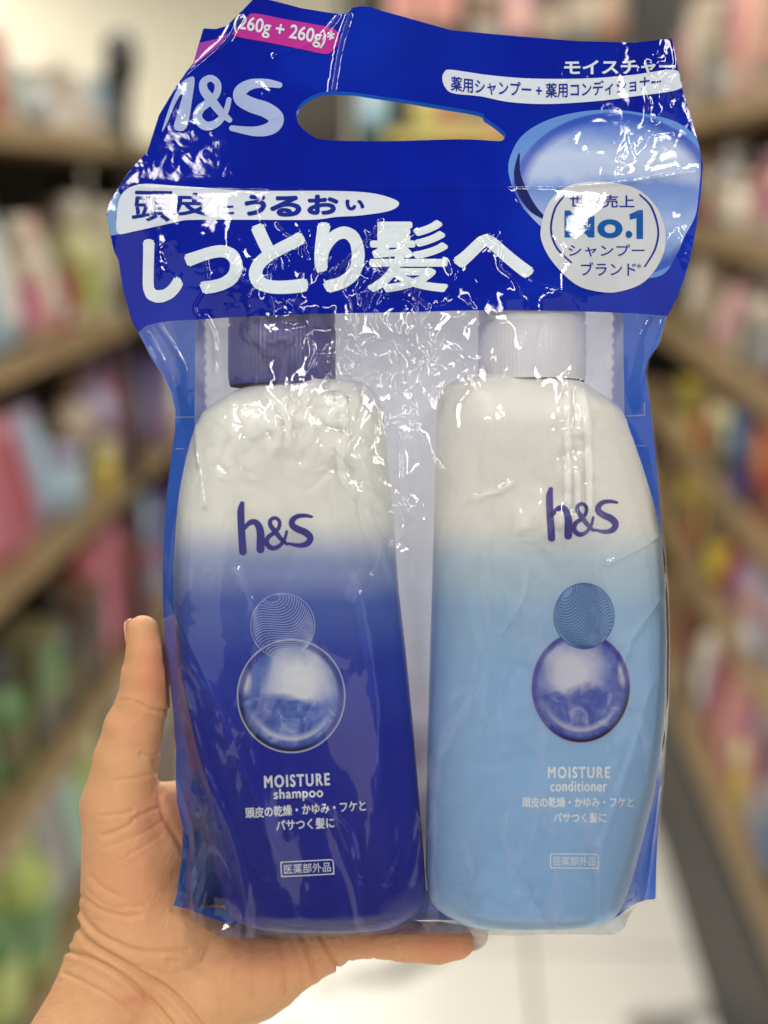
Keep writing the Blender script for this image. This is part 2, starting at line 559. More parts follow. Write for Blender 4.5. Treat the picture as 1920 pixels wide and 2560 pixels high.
YD = 3.9
p0 = bgpoint(860, 330, YD)
rk = empty('display_stand', Matrix.Translation((p0.x, YD, 0)))
tag(rk, 'black metal display stand at the aisle end, seen through the handle hole', 'display stand')
bb = (p0.x, YD, 0)
zs = bgpoint(1100, 330, YD).z
xe = bgpoint(1570, 330, YD).x
box('post', (p0.x - .012, p0.x + .012, YD - .015, YD + .015, 0, 2.1), DARK, rk, 0.002, bb)
box('post', (xe - .012, xe + .012, YD - .015, YD + .015, 0, 2.1), DARK, rk, 0.002, bb)
box('back_panel', (p0.x + .014, xe - .014, YD + .16, YD + .175, 0.2, 2.1), DARKP, rk, 0.0, bb)
box('shelf', (p0.x + .1, xe - .014, YD - .02, YD + .155, zs - .03, zs), pmat((214, 190, 84)), rk, 0.002, bb)
g = 'goods on the display stand at the aisle end'
for px, kd, w, d, h, c, a, t, lab in [
        (930, 'pouch', .085, .06, .17, 'teal', 'sky blue', 'white', 'pale blue pouch beside the dark post in the handle hole'),
        (1060, 'carton', .055, .05, .085, 'pale yellow', 'yellow', 'green', 'small yellow carton on the display stand beside the black gap'),
        (1120, 'carton', .055, .05, .085, 'pale yellow', 'red', 'red', 'small yellow carton with red panel on the display stand'),
        (1180, 'carton', .055, .05, .08, 'pale yellow', 'olive', 'brown', 'small yellow carton with olive panel on the display stand'),
        (1240, 'carton', .05, .05, .10, 'peach', 'pink', 'rose', 'pinkish carton at the right end of the handle hole')]:
    q = bgpoint(px, 330, YD)
    product(kd, (q.x, YD + .04, zs + .0005 if kd == 'carton' else zs + .0005), 0, w, d, h, CN[c], CN[a], CN[t], lab, g)
for px, lab in ((1010, 'peach pouch hanging above the bag top, nearer the dark post'), (1105, 'peach pouch hanging above the bag top, farther from the dark post')):
    q = bgpoint(px, 62, YD)
    product('pouch', (q.x, YD + .04, q.z), 0, .085, .04, .16, CN['peach'], (206, 120, 104), CN['rose'], lab, g)
zu = bgpoint(1300, 108, YD).z
box('shelf', (bgpoint(1165, 100, YD).x, xe - .014, YD - .02, YD + .155, zu - .02, zu), DARK, rk, 0.002, bb)
for px, kd, w, h, c, a, t, lab in [
        (1215, 'carton', .07, .13, 'beige', 'brown', 'grey', 'beige carton on the upper shelf of the display stand, nearest the peach pouches'),
        (1295, 'pouch', .08, .14, 'mauve', 'peach', 'grey', 'mauve pouch on the upper shelf of the display stand'),
        (1380, 'bottle', .07, .15, 'brown', 'beige', 'dark grey', 'brown bottle on the upper shelf of the display stand'),
        (1460, 'carton', .08, .12, 'grey', 'beige', 'olive', 'grey carton on the upper shelf of the display stand'),
        (1530, 'carton', .06, .13, 'orange', 'beige', 'brown', 'orange carton on the upper shelf of the display stand by its far post')]:
    q = bgpoint(px, 100, YD)
    product(kd, (q.x, YD + .05, zu + .0005), 0, w, .05, h, CN[c], CN[a], CN[t], lab, g)
q0, q1 = bgpoint(600, 330, 4.4), bgpoint(852, 330, 4.4)  # added block in place of the dull wall and brown floor there
cb = empty('backdrop', Matrix.Translation((q0.x, 4.4, 0)))
tag(cb, 'added grey brown wall-and-floor cabinet beside the dark post, seen through the handle hole', 'backdrop')
zc = bgpoint(700, 322, 4.4).z
box('upper_body', (q0.x, q1.x, 4.4, 4.75, zc + .002, bgpoint(700, 150, 4.4).z), pmat((66, 58, 47)), cb, 0.004, (q0.x, 4.4, 0))
box('lower_body', (q0.x, q1.x, 4.39, 4.75, 0, zc), pmat((58, 36, 28)), cb, 0.004, (q0.x, 4.4, 0))
# slim dark pole standing by the left rack
q = bgpoint(305, 250, 3.1)
pr = empty('pole', Matrix.Translation((q.x, 3.1, 0)))
tag(pr, 'thin dark pole with a bent head standing past the wooden rack', 'pole')
mk('shaft', *lathe_vf([(.016, 0), (.016, q.z - .02), (.024, q.z + .02)], 14), DARK, pr)
mk('head', *lathe_vf([(.02, q.z + .021), (.034, q.z + .06), (.03, q.z + .11), (.012, q.z + .13)], 14), DARK, pr)

# =================================================================== THE BAG
OUT = [(640, -8), (755, 22), (846, 37), (870, 36), (880, 22), (895, 17), (923, 18), (960, 30), (1032, 50), (1129, 77), (1249, 88), (1442, 104), (1587, 108),
       (1625, 104), (1678, 98), (1684, 120), (1693, 169), (1707, 231), (1731, 309), (1747, 365), (1756, 415), (1751, 482), (1739, 569), (1727, 627), (1709, 700),
       (1688, 752), (1665, 796), (1649, 859), (1622, 900), (1616, 935), (1622, 970), (1632, 1050), (1643, 1150), (1652, 1254), (1662, 1380), (1668, 1500), (1671, 1620),
       (1668, 1750), (1663, 1852), (1655, 1980), (1648, 2072), (1643, 2180), (1641, 2251), (1618, 2253), (1608, 2296), (1560, 2322), (1530, 2336), (1400, 2332),
       (1290, 2336), (1187, 2333), (1094, 2331), (980, 2334), (888, 2336), (704, 2345), (568, 2341), (508, 2324), (432, 2266), (438, 2250), (452, 2150), (455, 2075),
       (441, 2010), (437, 1960), (437, 1882), (431, 1790), (423, 1718), (413, 1650), (408, 1593), (404, 1500), (404, 1423), (408, 1330), (413, 1254), (425, 1148),
       (435, 1076), (436, 1023), (425, 975), (406, 936), (377, 893), (346, 832), (330, 800), (308, 720), (297, 650), (287, 632), (275, 580), (267, 535), (277, 501),
       (322, 432), (345, 405), (369, 381), (398, 289), (441, 217), (484, 159), (509, 72), (540, 74), (568, 66), (605, 30)]
OUT = [(960 + (x - 960) * (1 - 122 / FPX), 1280 + (y - 1280) * (1 - 122 / FPX)) if y > 2290 else (x, y) for x, y in OUT]
OUT = resample(OUT, 5)
HOLE = catmull([(742, 284), (755, 260), (803, 235), (875, 234), (960, 246), (1027, 256), (1191, 284), (1211, 299), (1240, 318), (1261, 336), (1262, 348), (1250, 357),
                (1220, 356), (1143, 353), (960, 358), (817, 355), (779, 343), (750, 318), (743, 300)], 6, True)
HOLE = resample(HOLE, 5)

# bottles: left/right outline by row
BL = dict(yl=[948, 965, 984, 1004, 1033, 1086, 1163, 1240, 1317, 1423, 1500, 1660, 1852, 1960, 2177, 2290, 2318, 2332],
          xl=[655, 608, 570, 541, 507, 483, 464, 449, 442, 436, 436, 443, 466, 487, 536, 566, 585, 625],
          yr=[948, 958, 970, 989, 1037, 1163, 1317, 1471, 1622, 1815, 1960, 2114, 2240, 2275, 2300, 2332],
          xr=[895, 920, 933, 946, 962, 970, 985, 996, 1014, 1033, 1045, 1057, 1065, 1064, 1052, 1000],
          h=150)
BR = dict(yl=[934, 945, 960, 985, 1037, 1327, 1471, 1737, 1930, 2190, 2265, 2295, 2326],
          xl=[1180, 1135, 1112, 1099, 1091, 1084, 1080, 1072, 1067, 1064, 1072, 1090, 1140],
          yr=[934, 950, 970, 1000, 1028, 1115, 1168, 1254, 1351, 1471, 1600, 1737, 1863, 1978, 2104, 2200, 2290, 2310, 2326],
          xr=[1425, 1455, 1482, 1525, 1553, 1585, 1603, 1630, 1650, 1660, 1664, 1663, 1652, 1632, 1603, 1580, 1550, 1538, 1500],
          h=150)
for B in (BL, BR):
    for q in ('yl', 'yr'):         # top and bottom edges show their forward rims, nearer than the middle
        y_ = np.array(B[q], float)
        w_ = np.where(y_ > 2000, np.clip((y_ - 2000) / 300, 0, 1) * 120, np.clip((1040 - y_) / 90, 0, 1) * 90)
        B[q] = (1280 + (y_ - 1280) * (1 - w_ / FPX)).tolist()
    yy = np.unique(np.concatenate([np.linspace(B['yl'][0], B['yl'][0] + 110, 45), np.linspace(B['yl'][0] + 110, B['yl'][-1] - 70, 110),
                                   np.linspace(B['yl'][-1] - 70, B['yl'][-1], 25)]))

    def sm(y, x):
        v = np.interp(yy, y, x)
        c = np.array([v[max(0, i - 2):i + 3].mean() for i in range(len(v))])
        return c
    B['y'] = yy
    B['L'], B['R'] = sm(B['yl'], B['xl']), sm(B['yr'], B['xr'])
    y0, y1 = yy[0], yy[-1]
    top = np.clip((yy - y0) / 130, 0, 1)
    bot = np.clip((y1 - yy) / 45, 0, 1)
    B['hh'] = B['h'] * (0.62 + 0.38 * np.sqrt(1 - (1 - top) ** 2)) * (0.80 + 0.2 * np.sqrt(1 - (1 - bot) ** 2))
NEXP = 2.7
CAPS = [(705, 135, 788, 952), (1330, 135, 782, 940)]          # centre x, radius, top, bottom


def bottle_t(B, x, y):
    L = np.interp(y, B['y'], B['L'])
    R = np.interp(y, B['y'], B['R'])
    h = np.interp(y, B['y'], B['hh'])
    u = np.abs((x - (L + R) / 2) / ((R - L) / 2))
    t = h * np.clip(1 - np.clip(u, 0, 1) ** NEXP, 0, 1) ** (1 / NEXP)
    ok = (y >= B['y'][0]) & (y <= B['y'][-1]) & (u < 1)
    return np.where(ok, t, 0)


def cap_t(c, x, y):
    u = np.abs(x - c[0]) / c[1]
    return np.where((u < 1) & (y > c[2] - 34) & (y < c[3] + 12), c[1] * np.sqrt(np.clip(1 - u * u, 0, 1)), 0)


# membrane stretched over the bottles (obstacle problem)
GX0, GX1, GY0, GY1, G8 = 200, 1808, -48, 2400, 8
gx8, gy8 = np.arange(GX0, GX1 + 1, G8), np.arange(GY0, GY1 + 1, G8)
X8, Y8 = np.meshgrid(gx8, gy8)
ins = inpoly(np.column_stack([X8.ravel(), Y8.ravel()]), OUT).reshape(X8.shape)
obs = np.zeros(X8.shape)
for B in (BL, BR):
    obs = np.maximum(obs, bottle_t(B, X8, Y8))
for c in CAPS:
    obs = np.maximum(obs, cap_t(c, X8, Y8))
obs = np.where(obs > 0, obs + 5, 0)
bottom = ins & (Y8 > 2322)
T = np.where(ins, np.maximum(obs, 30), 0).astype(float)
bset = (Y8 > 2284)
for it in range(2600):
    A = T.copy()
    A[1:-1, 1:-1] = 0.25 * (T[:-2, 1:-1] + T[2:, 1:-1] + T[1:-1, :-2] + T[1:-1, 2:])
    T = np.where(ins, np.maximum(A, obs), 0)
    # the base is a gusset: the front stays forward there
    T = np.where(bset, 126 * np.clip(np.minimum((X8 - 455) / 90, (1630 - X8) / 80), 0, 1), T)
    T[Y8 < 120] = np.minimum(T[Y8 < 120], 14)
for it in range(3):
    A = T.copy()
    A[1:-1, 1:-1] = 0.25 * (T[:-2, 1:-1] + T[2:, 1:-1] + T[1:-1, :-2] + T[1:-1, 2:])
    T = np.maximum(A, np.where(obs > 0, obs - 3, 0))
T = T * (1 - 0.42 * np.clip((500 - Y8) / 160, 0, 1) ** 2 * (3 - 2 * np.clip((500 - Y8) / 160, 0, 1)))
T = T * (1 - 0.65 * np.exp(-((X8 - 400) / 140) ** 2 - ((Y8 - 360) / 95) ** 2))
T_BASE = T.copy()


def upsample(Tc, gx, gy):
    r = np.empty((Tc.shape[0], len(gx)))
    for i in range(Tc.shape[0]):
        r[i] = np.interp(gx, gx8, Tc[i])
    q = np.empty((len(gy), len(gx)))
    for j in range(len(gx)):
        q[:, j] = np.interp(gy, gy8, r[:, j])
    return q


G = 3
gx4, gy4 = np.arange(GX0, GX1 + 1, G), np.arange(GY0, GY1 + 1, G)
X4, Y4 = np.meshgrid(gx4, gy4)
TB = upsample(T_BASE, gx4, gy4)
for it in range(4):
    TB[1:-1, 1:-1] = 0.5 * TB[1:-1, 1:-1] + 0.125 * (TB[:-2, 1:-1] + TB[2:, 1:-1] + TB[1:-1, :-2] + TB[1:-1, 2:])
# crumple
wx = X4 + 34 * perlin(X4 / 130, Y4 / 130, 11) + 12 * perlin(X4 / 45, Y4 / 45, 12)
wy = Y4 + 34 * perlin(X4 / 130, Y4 / 130, 13) + 12 * perlin(X4 / 45, Y4 / 45, 14)
c1 = np.abs(perlin(wx / 105, wy / 120, 1)) * 20
c2 = np.abs(perlin(wx / 44, wy / 52, 2)) * 9.5
c3 = np.abs(perlin(wx / 21, wy / 25, 3)) * 4.2
MASKS = [(850, 690, 320, 105, .68), (910, 900, 160, 230, 1.0), (690, 1070, 210, 105, .42), (470, 660, 110, 90, .24), (760, 850, 240, 80, .62), (1110, 850, 100, 150, .7),
         (700, 190, 70, 50, .45), (1430, 1080, 60, 190, .45), (1640, 230, 40, 110, .75), (1360, 1290, 120, 60, .45), (500, 1990, 40, 60, .7),
         (1700, 640, 40, 80, .6), (540, 1120, 70, 100, .4), (1520, 400, 130, 60, .26), (455, 2200, 40, 130, .6), (1010, 1220, 60, 260, .4), (1200, 640, 200, 80, .3)]
M4 = np.full(X4.shape, 0.05)
for mx, my, sx, sy, am in MASKS:
    M4 = np.maximum(M4, am * np.exp(-((X4 - mx) / sx) ** 2 - ((Y4 - my) / sy) ** 2))
M4 = M4 * (1 - 0.65 * np.exp(-((X4 - 1420) / 110) ** 2 - ((Y4 - 550) / 90) ** 2)) * (1 - 0.6 * np.exp(-((X4 - 470) / 170) ** 2 - ((Y4 - 500) / 60) ** 2))
M4 = np.where(Y4 < 470, np.where(X4 < 1450, np.maximum(M4 * .8, .02), M4), M4)
soft = 0.5 + 0.5 * np.clip(perlin(X4 / 75, Y4 / 110, 5) * 3.0, -1, 1)
c4 = np.abs(perlin(wx / 12, wy / 13, 4)) * 1.7
CR = M4 * (c1 * 1.2 + c2 * (0.35 + 1.0 * soft) + (c3 * 1.15 + c4 * 0.6) * (0.10 + 1.05 * soft))
# long shallow drape over everything
CR += 5 * np.abs(perlin(wx / 210, wy / 420, 21)) * np.clip((Y4 - 450) / 100, 0, 1)
CREASE = [([(400, 815), (440, 870), (470, 925), (474, 985)], 7, 5), ([(370, 835), (405, 890), (440, 960)], 6, 5), ([(482, 988), (476, 1010), (500, 1120), (522, 1260)], 8, 5),
          ([(520, 800), (545, 850), (548, 940)], 8, 6), ([(1402, 950), (1402, 1250)], 6, 5), ([(1438, 960), (1450, 1080), (1455, 1260)], 7, 6), ([(1425, 1180), (1427, 1290)], 6, 5),
          ([(468, 2060), (456, 2160), (440, 2255)], 9, 6), ([(492, 2080), (486, 2200), (500, 2320)], 8, 6), ([(430, 1500), (540, 1700), (650, 1950), (760, 2250)], 4, 14),
          ([(420, 1560), (500, 1800), (560, 2050)], 4, 12), ([(350, 468), (560, 478), (800, 484), (1040, 481), (1270, 476), (1500, 470), (1740, 430)], 5, 7),
          ([(872, 38), (848, 120), (830, 232)], 6, 6), ([(846, 40), (780, 110), (690, 140)], 5, 6), ([(600, 40), (560, 110), (470, 190)], 7, 10),
          ([(1500, 1400), (1620, 1345), (1652, 1330)], 3, 5), ([(1530, 1660), (1560, 1580), (1640, 1490)], 3, 9), ([(1610, 1700), (1560, 1860), (1480, 2080)], 3, 12),
          ([(1620, 800), (1590, 860), (1560, 1000)], 5, 6), ([(1655, 800), (1630, 860), (1600, 960)], 5, 6), ([(1265, 480), (1330, 560), (1400, 640)], 3, 8),
          ([(1640, 1960), (1625, 2090), (1600, 2290)], 7, 6), ([(480, 1640), (560, 1760), (610, 1900)], 3, 16), ([(610, 1420), (660, 1560), (640, 1800), (700, 2050)], 3.5, 10), ([(900, 1480), (940, 1750), (930, 1990)], 3.5, 12), ([(1150, 1400), (1200, 1620), (1190, 1800)], 1.2, 14), ([(1300, 1420), (1290, 1480), (1240, 1560)], 1.8, 9),
          ([(760, 1950), (880, 2050), (900, 2280)], 3.5, 9), ([(470, 1700), (520, 1900), (600, 2080), (640, 2290)], 5, 8),
          ([(960, 2170), (1010, 2050), (1020, 1990)], 2.5, 10), ([(820, 2100), (860, 2220), (850, 2310)], 2.5, 12), ([(1690, 430), (1560, 455), (1440, 470)], 5, 6)]
# long strands of gathered film running down from the header and out from the gap between the caps
_r = random.Random(17)
for (sx, sy, ang, n, st) in [(520, 660, 80, 5, 42), (600, 700, 65, 4, 40), (690, 640, 100, 4, 44), (760, 700, 70, 6, 42), (800, 900, 20, 4, 44), (800, 900, -35, 4, 40), (810, 890, 120, 5, 36),
                             (880, 690, 85, 7, 46), (930, 720, 100, 8, 46), (960, 960, 70, 6, 46), (1010, 700, 80, 7, 50), (1080, 660, 95, 6, 48), (1120, 820, 105, 5, 44), 
                             (850, 1000, 80, 6, 44), (900, 1150, 95, 6, 50), (1000, 1100, 85, 6, 50), (1180, 1240, 5, 3, 30),
                             (1220, 600, 60, 4, 44), (700, 570, 40, 3, 36), (950, 560, 130, 5, 40), (1300, 700, 20, 4, 40)]:
    a, px_, py_ = math.radians(ang), sx, sy
    pl = [(px_, py_)]
    for _k in range(n):
        a2 = a + _r.uniform(-.75, .75)
        px_, py_ = px_ + st * math.cos(a2), py_ + st * math.sin(a2)
        pl.append((px_, py_))
    CREASE.append((pl, _r.uniform(3.6, 6.0), _r.uniform(2.6, 3.8)))
for pts, am, w in CREASE:
    bb_ = (X4 > min(p[0] for p in pts) - 5 * w) & (X4 < max(p[0] for p in pts) + 5 * w) & (Y4 > min(p[1] for p in pts) - 5 * w) & (Y4 < max(p[1] for p in pts) + 5 * w)
    dd = dist_poly(X4[bb_], Y4[bb_], catmull(pts, 6))
    CR[bb_] += am * np.exp(-np.abs(dd) / w)
# flat towards the sealed edge
TF = TB + CR + 4
TF = TF


def grid_sample(A, x, y):
    fx = np.clip((np.asarray(x, float) - GX0) / G, 0, len(gx4) - 1.001)
    fy = np.clip((np.asarray(y, float) - GY0) / G, 0, len(gy4) - 1.001)
    i, j = fx.astype(int), fy.astype(int)
    u, v = fx - i, fy - j
    return (A[j, i] * (1 - u) * (1 - v) + A[j, i + 1] * u * (1 - v) + A[j + 1, i] * (1 - u) * v + A[j + 1, i + 1] * u * v)


GYd, GXd = np.gradient(TF, G)
RT = TB * 0.95 + 8 + 5 * np.abs(perlin(X4 / 120, Y4 / 160, 31)) + 3 * np.abs(perlin(X4 / 50, Y4 / 60, 33))      # rear sheet


def film_t(x, y):
    return grid_sample(TF, x, y)


def film_n(x, y):
    a, b = grid_sample(GXd, x, y), grid_sample(GYd, x, y)
    n = np.column_stack([-a, -np.ones_like(a), b])     # y image down -> z up
    return n / np.linalg.norm(n, axis=1)[:, None]


def to_plane(px, py, tf):
    """photo pixel -> coordinates of the held frame where its ray meets the surface y=-t"""
    px, py = np.asarray(px, float), np.asarray(py, float)
    t = np.full(px.shape, 90.0)
    for _ in range(4):
        k = 1 - t / FPX
        bx, by = 960 + (px - 960) * k, 1280 + (py - 1280) * k
        t = tf(bx, by)
    return bx, by, t


def P3(bx, by, t):
    return np.column_stack([np.asarray(bx, float) - 960, -np.asarray(t, float), 1280 - np.asarray(by, float)])


BAG_BASE = np.array([0, 0, -1056.0])


def held(name, base, label, cat):
    o = empty(name, FRAME @ Matrix.Translation(Vector(base) * S))
    return tag(o, label, cat)


bag = held('plastic_bag', BAG_BASE, 'blue and clear plastic carry bag with printed header and handle hole, holding two bottles', 'bag')


# film materials
def film_bump(m, k=1.0):
    co = m.coord()
    n1 = m.noise(co, 150, 3, 0.5, 0.8)
    return m.bump(n1, 0.08 * k, 0.0006)


def print_mat(name, col, vary=0.0, rough=0.3, dark=None):
    m = NT(name)
    co = m.coord()
    c = col
    nz = m.noise(co, 28, 4, 0.6, 0.5)
    c = m.mix(m.ramp(nz, [(0.35, 0.0), (0.75, 0.55)]), col, dark or tuple(x * 0.8 for x in col[:3]) + (1,))
    if vary:
        c = m.mix(m.ramp(m.noise(co, 11, 2, 0.5, 0.8), [(0.5, 0.0), (0.72, vary)]), c, lin(6, 56, 190))
    p = m.principled(c, rough, film_bump(m), Coat_Weight=1.0, Coat_Roughness=0.045, Coat_IOR=1.46, Specular_IOR_Level=0.0)
    # the coat follows the same bump
    for l in list(m.t.links):
        if l.to_socket == p.inputs['Normal']:
            m.l(l.from_socket, p.inputs['Coat Normal'])
    return m.m


def clear_mat():
    m = NT('clear_film')
    nrm = film_bump(m, 1.3)
    co = m.coord()
    tr = m.n('ShaderNodeBsdfTransparent')
    tr.inputs[0].default_value = (0.975, 0.978, 0.985, 1)
    gl = m.n('ShaderNodeBsdfGlossy')
    gl.inputs['Roughness'].default_value = 0.05
    m.l(nrm, gl.inputs['Normal'])
    df = m.n('ShaderNodeBsdfDiffuse')
    df.inputs[0].default_value = (0.66, 0.62, 0.84, 1)
    fr = m.n('ShaderNodeFresnel')
    fr.inputs[0].default_value = 1.5
    m.l(nrm, fr.inputs['Normal'])
    mp = m.n('ShaderNodeMapping')
    mp.inputs['Scale'].default_value = (1.5, 1.0, 0.55)
    mp.inputs['Rotation'].default_value = (0, 0.35, 0)
    m.l(co, mp.inputs[0])
    haze = m.ramp(m.noise(mp.outputs[0], 26, 3, 0.55, 2.2), [(0.44, 0.003), (0.555, 0.010), (0.575, 0.065), (0.78, 0.075)])
    sp = m.n('ShaderNodeSeparateXYZ')
    m.l(co, sp.inputs[0])
    milky = m.ramp(m.math('MULTIPLY', sp.outputs[2], 4.0), [(0.735, 0.0), (0.80, 0.085)])      # crinkled, milkier film round the caps
    haze = m.math('ADD', haze, m.math('MULTIPLY', milky, m.ramp(m.noise(co, 34, 3, 0.6, 1.5), [(0.3, 0.45), (0.7, 1.0)])))
    m1 = m.n('ShaderNodeMixShader')
    m.l(haze, m1.inputs[0])
    m.l(tr.outputs[0], m1.inputs[1])
    m.l(df.outputs[0], m1.inputs[2])
    m2 = m.n('ShaderNodeMixShader')
    m.l(m.math('MINIMUM', m.math('MULTIPLY', fr.outputs[0], 1.6), 0.9), m2.inputs[0])
    m.l(m1.outputs[0], m2.inputs[1])
    m.l(gl.outputs[0], m2.inputs[2])
    m.l(m2.outputs[0], m.out.inputs[0])
    return m.m


BLUE = print_mat('header_blue_print', lin(0, 24, 150), 0.55, dark=lin(6, 12, 112))
CLEAR = clear_mat()
WHITE_P = print_mat('white_print', lin(206, 214, 226), dark=lin(180, 190, 212))
PALE_P = print_mat('pale_blue_print', lin(160, 176, 214), dark=lin(130, 148, 200))
NAVY_P = print_mat('navy_print', lin(24, 40, 140))
PINK_P = print_mat('pink_print', lin(178, 48, 142), dark=lin(150, 44, 140))
BADGE_P = print_mat('silver_badge_print', lin(196, 200, 206), dark=lin(172, 176, 186))
MID_P = print_mat('badge_blue_print', lin(20, 84, 160))


def thin(m, p, col, f):
    """let light from behind glow through a thin sheet"""
    tl = m.n('ShaderNodeBsdfTranslucent')
    if isinstance(col, tuple):
        tl.inputs[0].default_value = col
    else:
        m.l(col, tl.inputs[0])
    mx = m.n('ShaderNodeMixShader')
    mx.inputs[0].default_value = f
    m.l(p.outputs[0], mx.inputs[1])
    m.l(tl.outputs[0], mx.inputs[2])
    m.l(mx.outputs[0], m.out.inputs[0])


def rear_mat():
    m = NT('blue_rear_film')
    co = m.coord()
    c = m.mix(m.noise(co, 24, 4, 0.6, 0.6), lin(16, 76, 190), lin(44, 110, 214))
    p = m.principled(c, 0.3, film_bump(m), Coat_Weight=0.5, Coat_Roughness=0.08, Specular_IOR_Level=0.0)
    thin(m, p, c, 0.45)
    return m.m


# front sheet: one triangulation cut along the print edge
HB = catmull([(300, 838), (346, 830), (367, 814), (420, 803), (493, 799), (589, 793), (782, 785), (1000, 781), (1193, 776), (1386, 777), (1550, 782), (1656, 789), (1720, 800)], 8)
hbx, hby, _ = to_plane(HB[:, 0], HB[:, 1], film_t)
o_ = np.argsort(hbx)
hbx, hby = hbx[o_], hby[o_]


def sheet_points(step):
    xs = np.arange(250, 1770, step)
    ys = np.arange(-10, 2350, step)
    gxx, gyy = np.meshgrid(xs, ys)
    gxx = gxx + (np.arange(len(ys))[:, None] % 2) * step * .5
    p = np.column_stack([gxx.ravel(), gyy.ravel()])
    p = p[inpoly(p, OUT)]
    p = p[~inpoly(p, HOLE)]
    return p


def near_far(p, curve, lim):
    from mathutils.kdtree import KDTree
    kd = KDTree(len(curve))
    for i, q in enumerate(curve):
        kd.insert((q[0], q[1], 0), i)
    kd.balance()
    return np.array([kd.find((a, b, 0))[2] > lim for a, b in p])


lx_ = np.arange(OUT[:, 0].min(), OUT[:, 0].max(), 5.0)
line = np.column_stack([lx_, np.interp(lx_, hbx, hby)])
line = line[inpoly(line, OUT)]
line = line[near_far(line, OUT, 2.0)]


def triangulate(step, use_line):
    p = sheet_points(step)
    cur = np.vstack([OUT, HOLE] + ([line] if use_line else []))
    p = p[near_far(p, cur, step * .55)]
    pts = np.vstack([OUT, HOLE] + ([line] if use_line else []) + [p])
    n1, n2, n3 = len(OUT), len(HOLE), len(line) if use_line else 0
    ed = [(i, (i + 1) % n1) for i in range(n1)] + [(n1 + i, n1 + (i + 1) % n2) for i in range(n2)] + [(n1 + n2 + i, n1 + n2 + i + 1) for i in range(n3 - 1)]
    r = delaunay_2d_cdt([Vector(q) for q in pts], ed, [], 0, 1e-4)
    v = np.array([tuple(q) for q in r[0]])
    f = np.array([t for t in r[2] if len(t) == 3])
    c = v[f].mean(axis=1)
    k = inpoly(c, OUT) & ~inpoly(c, HOLE)
    return v, f[k], c[k]


def sub(v, f, n):
    u, inv = np.unique(f, return_inverse=True)
    return v[u], inv.reshape(f.shape), n[u]


v2, f2, c2_ = triangulate(3.4, True)
t2 = film_t(v2[:, 0], v2[:, 1])
V3 = P3(v2[:, 0], v2[:, 1], t2)
N3 = film_n(v2[:, 0], v2[:, 1])
hd = c2_[:, 1] < np.interp(c2_[:, 0], hbx, hby)


def orient(V, F):
    a = np.cross(V[F[:, 1]] - V[F[:, 0]], V[F[:, 2]] - V[F[:, 0]])
    F = F.copy()
    fl_ = a[:, 1] > 0
    F[fl_] = F[fl_][:, ::-1]
    return F


for nm, sel, mat in (('printed_header', hd, BLUE), ('clear_front', ~hd, CLEAR)):
    vv, ff, nn = sub(V3, f2[sel], N3)
    mk(nm, vv, orient(vv, ff), mat, bag, BAG_BASE, S, normals=nn)
# rear sheet
vr, fr_, cr_ = triangulate(14.0, False)
tr_ = -grid_sample(RT, vr[:, 0], vr[:, 1])
VR = P3(vr[:, 0], vr[:, 1], tr_)
PANEL = [(490, 700), (1556, 700), (1562, 1100), (1545, 1500), (1490, 2270), (640, 2270), (510, 1500), (486, 1050)]
fr_ = fr_[~inpoly(cr_, (np.array(PANEL, float) - [1022, 1500]) * [.97, .985] + [1022, 1500])]
REAR = rear_mat()
mk('rear_sheet', VR, orient(VR, fr_), REAR, bag, BAG_BASE, S)
# gusset strip under the base, front lip to rear lip
bot = OUT[(OUT[:, 1] > 2262) & (OUT[:, 0] > 425) & (OUT[:, 0] < 1645)]
bot = bot[np.argsort(bot[:, 0])]
tfb, trb = film_t(bot[:, 0], bot[:, 1]), grid_sample(RT, bot[:, 0], bot[:, 1])
rows = 10
GV = []
for k in range(rows + 1):
    q = k / rows
    GV.append(P3(bot[:, 0], bot[:, 1] - 6 * math.sin(q * math.pi), tfb * (1 - q) - trb * q))
GV = np.vstack(GV)
nb = len(bot)
GF = [(k * nb + i, k * nb + i + 1, (k + 1) * nb + i + 1, (k + 1) * nb + i) for k in range(rows) for i in range(nb - 1)]
nf = (nb - 1) * 4
mk('base_gusset', GV, GF[:nf], CLEAR, bag, BAG_BASE, S)
mk('rear_gusset', GV, GF[nf:], REAR, bag, BAG_BASE, S)


# ---------------------------------------------------------------- decals
def mesh2d_poly(poly):
    P = [Vector((p[0], p[1], 0)) for p in poly]
    return np.array([(p.x, p.y) for p in P]), [tuple(t) for t in tessellate_polygon([P])]


def refine(v, f, maxlen):
    bm = bmesh.new()
    vs = [bm.verts.new((q[0], q[1], q[2] if len(q) > 2 else 0)) for q in v]
    for t in f:
        try:
            bm.faces.new([vs[i] for i in t])
        except ValueError:
            pass
    bmesh.ops.triangulate(bm, faces=bm.faces[:])
    for _ in range(12):
        long_ = [e for e in bm.edges if e.calc_length() > maxlen]
        if not long_:
            break
        bmesh.ops.subdivide_edges(bm, edges=long_, cuts=1)
        bmesh.ops.triangulate(bm, faces=[q for q in bm.faces if len(q.verts) > 3])
    bm.verts.index_update()
    V = np.array([tuple(q.co) for q in bm.verts])
    F = np.array([[q.index for q in t.verts] for t in bm.faces if t.calc_area() > 1e-6])
    bm.free()
    return V, F


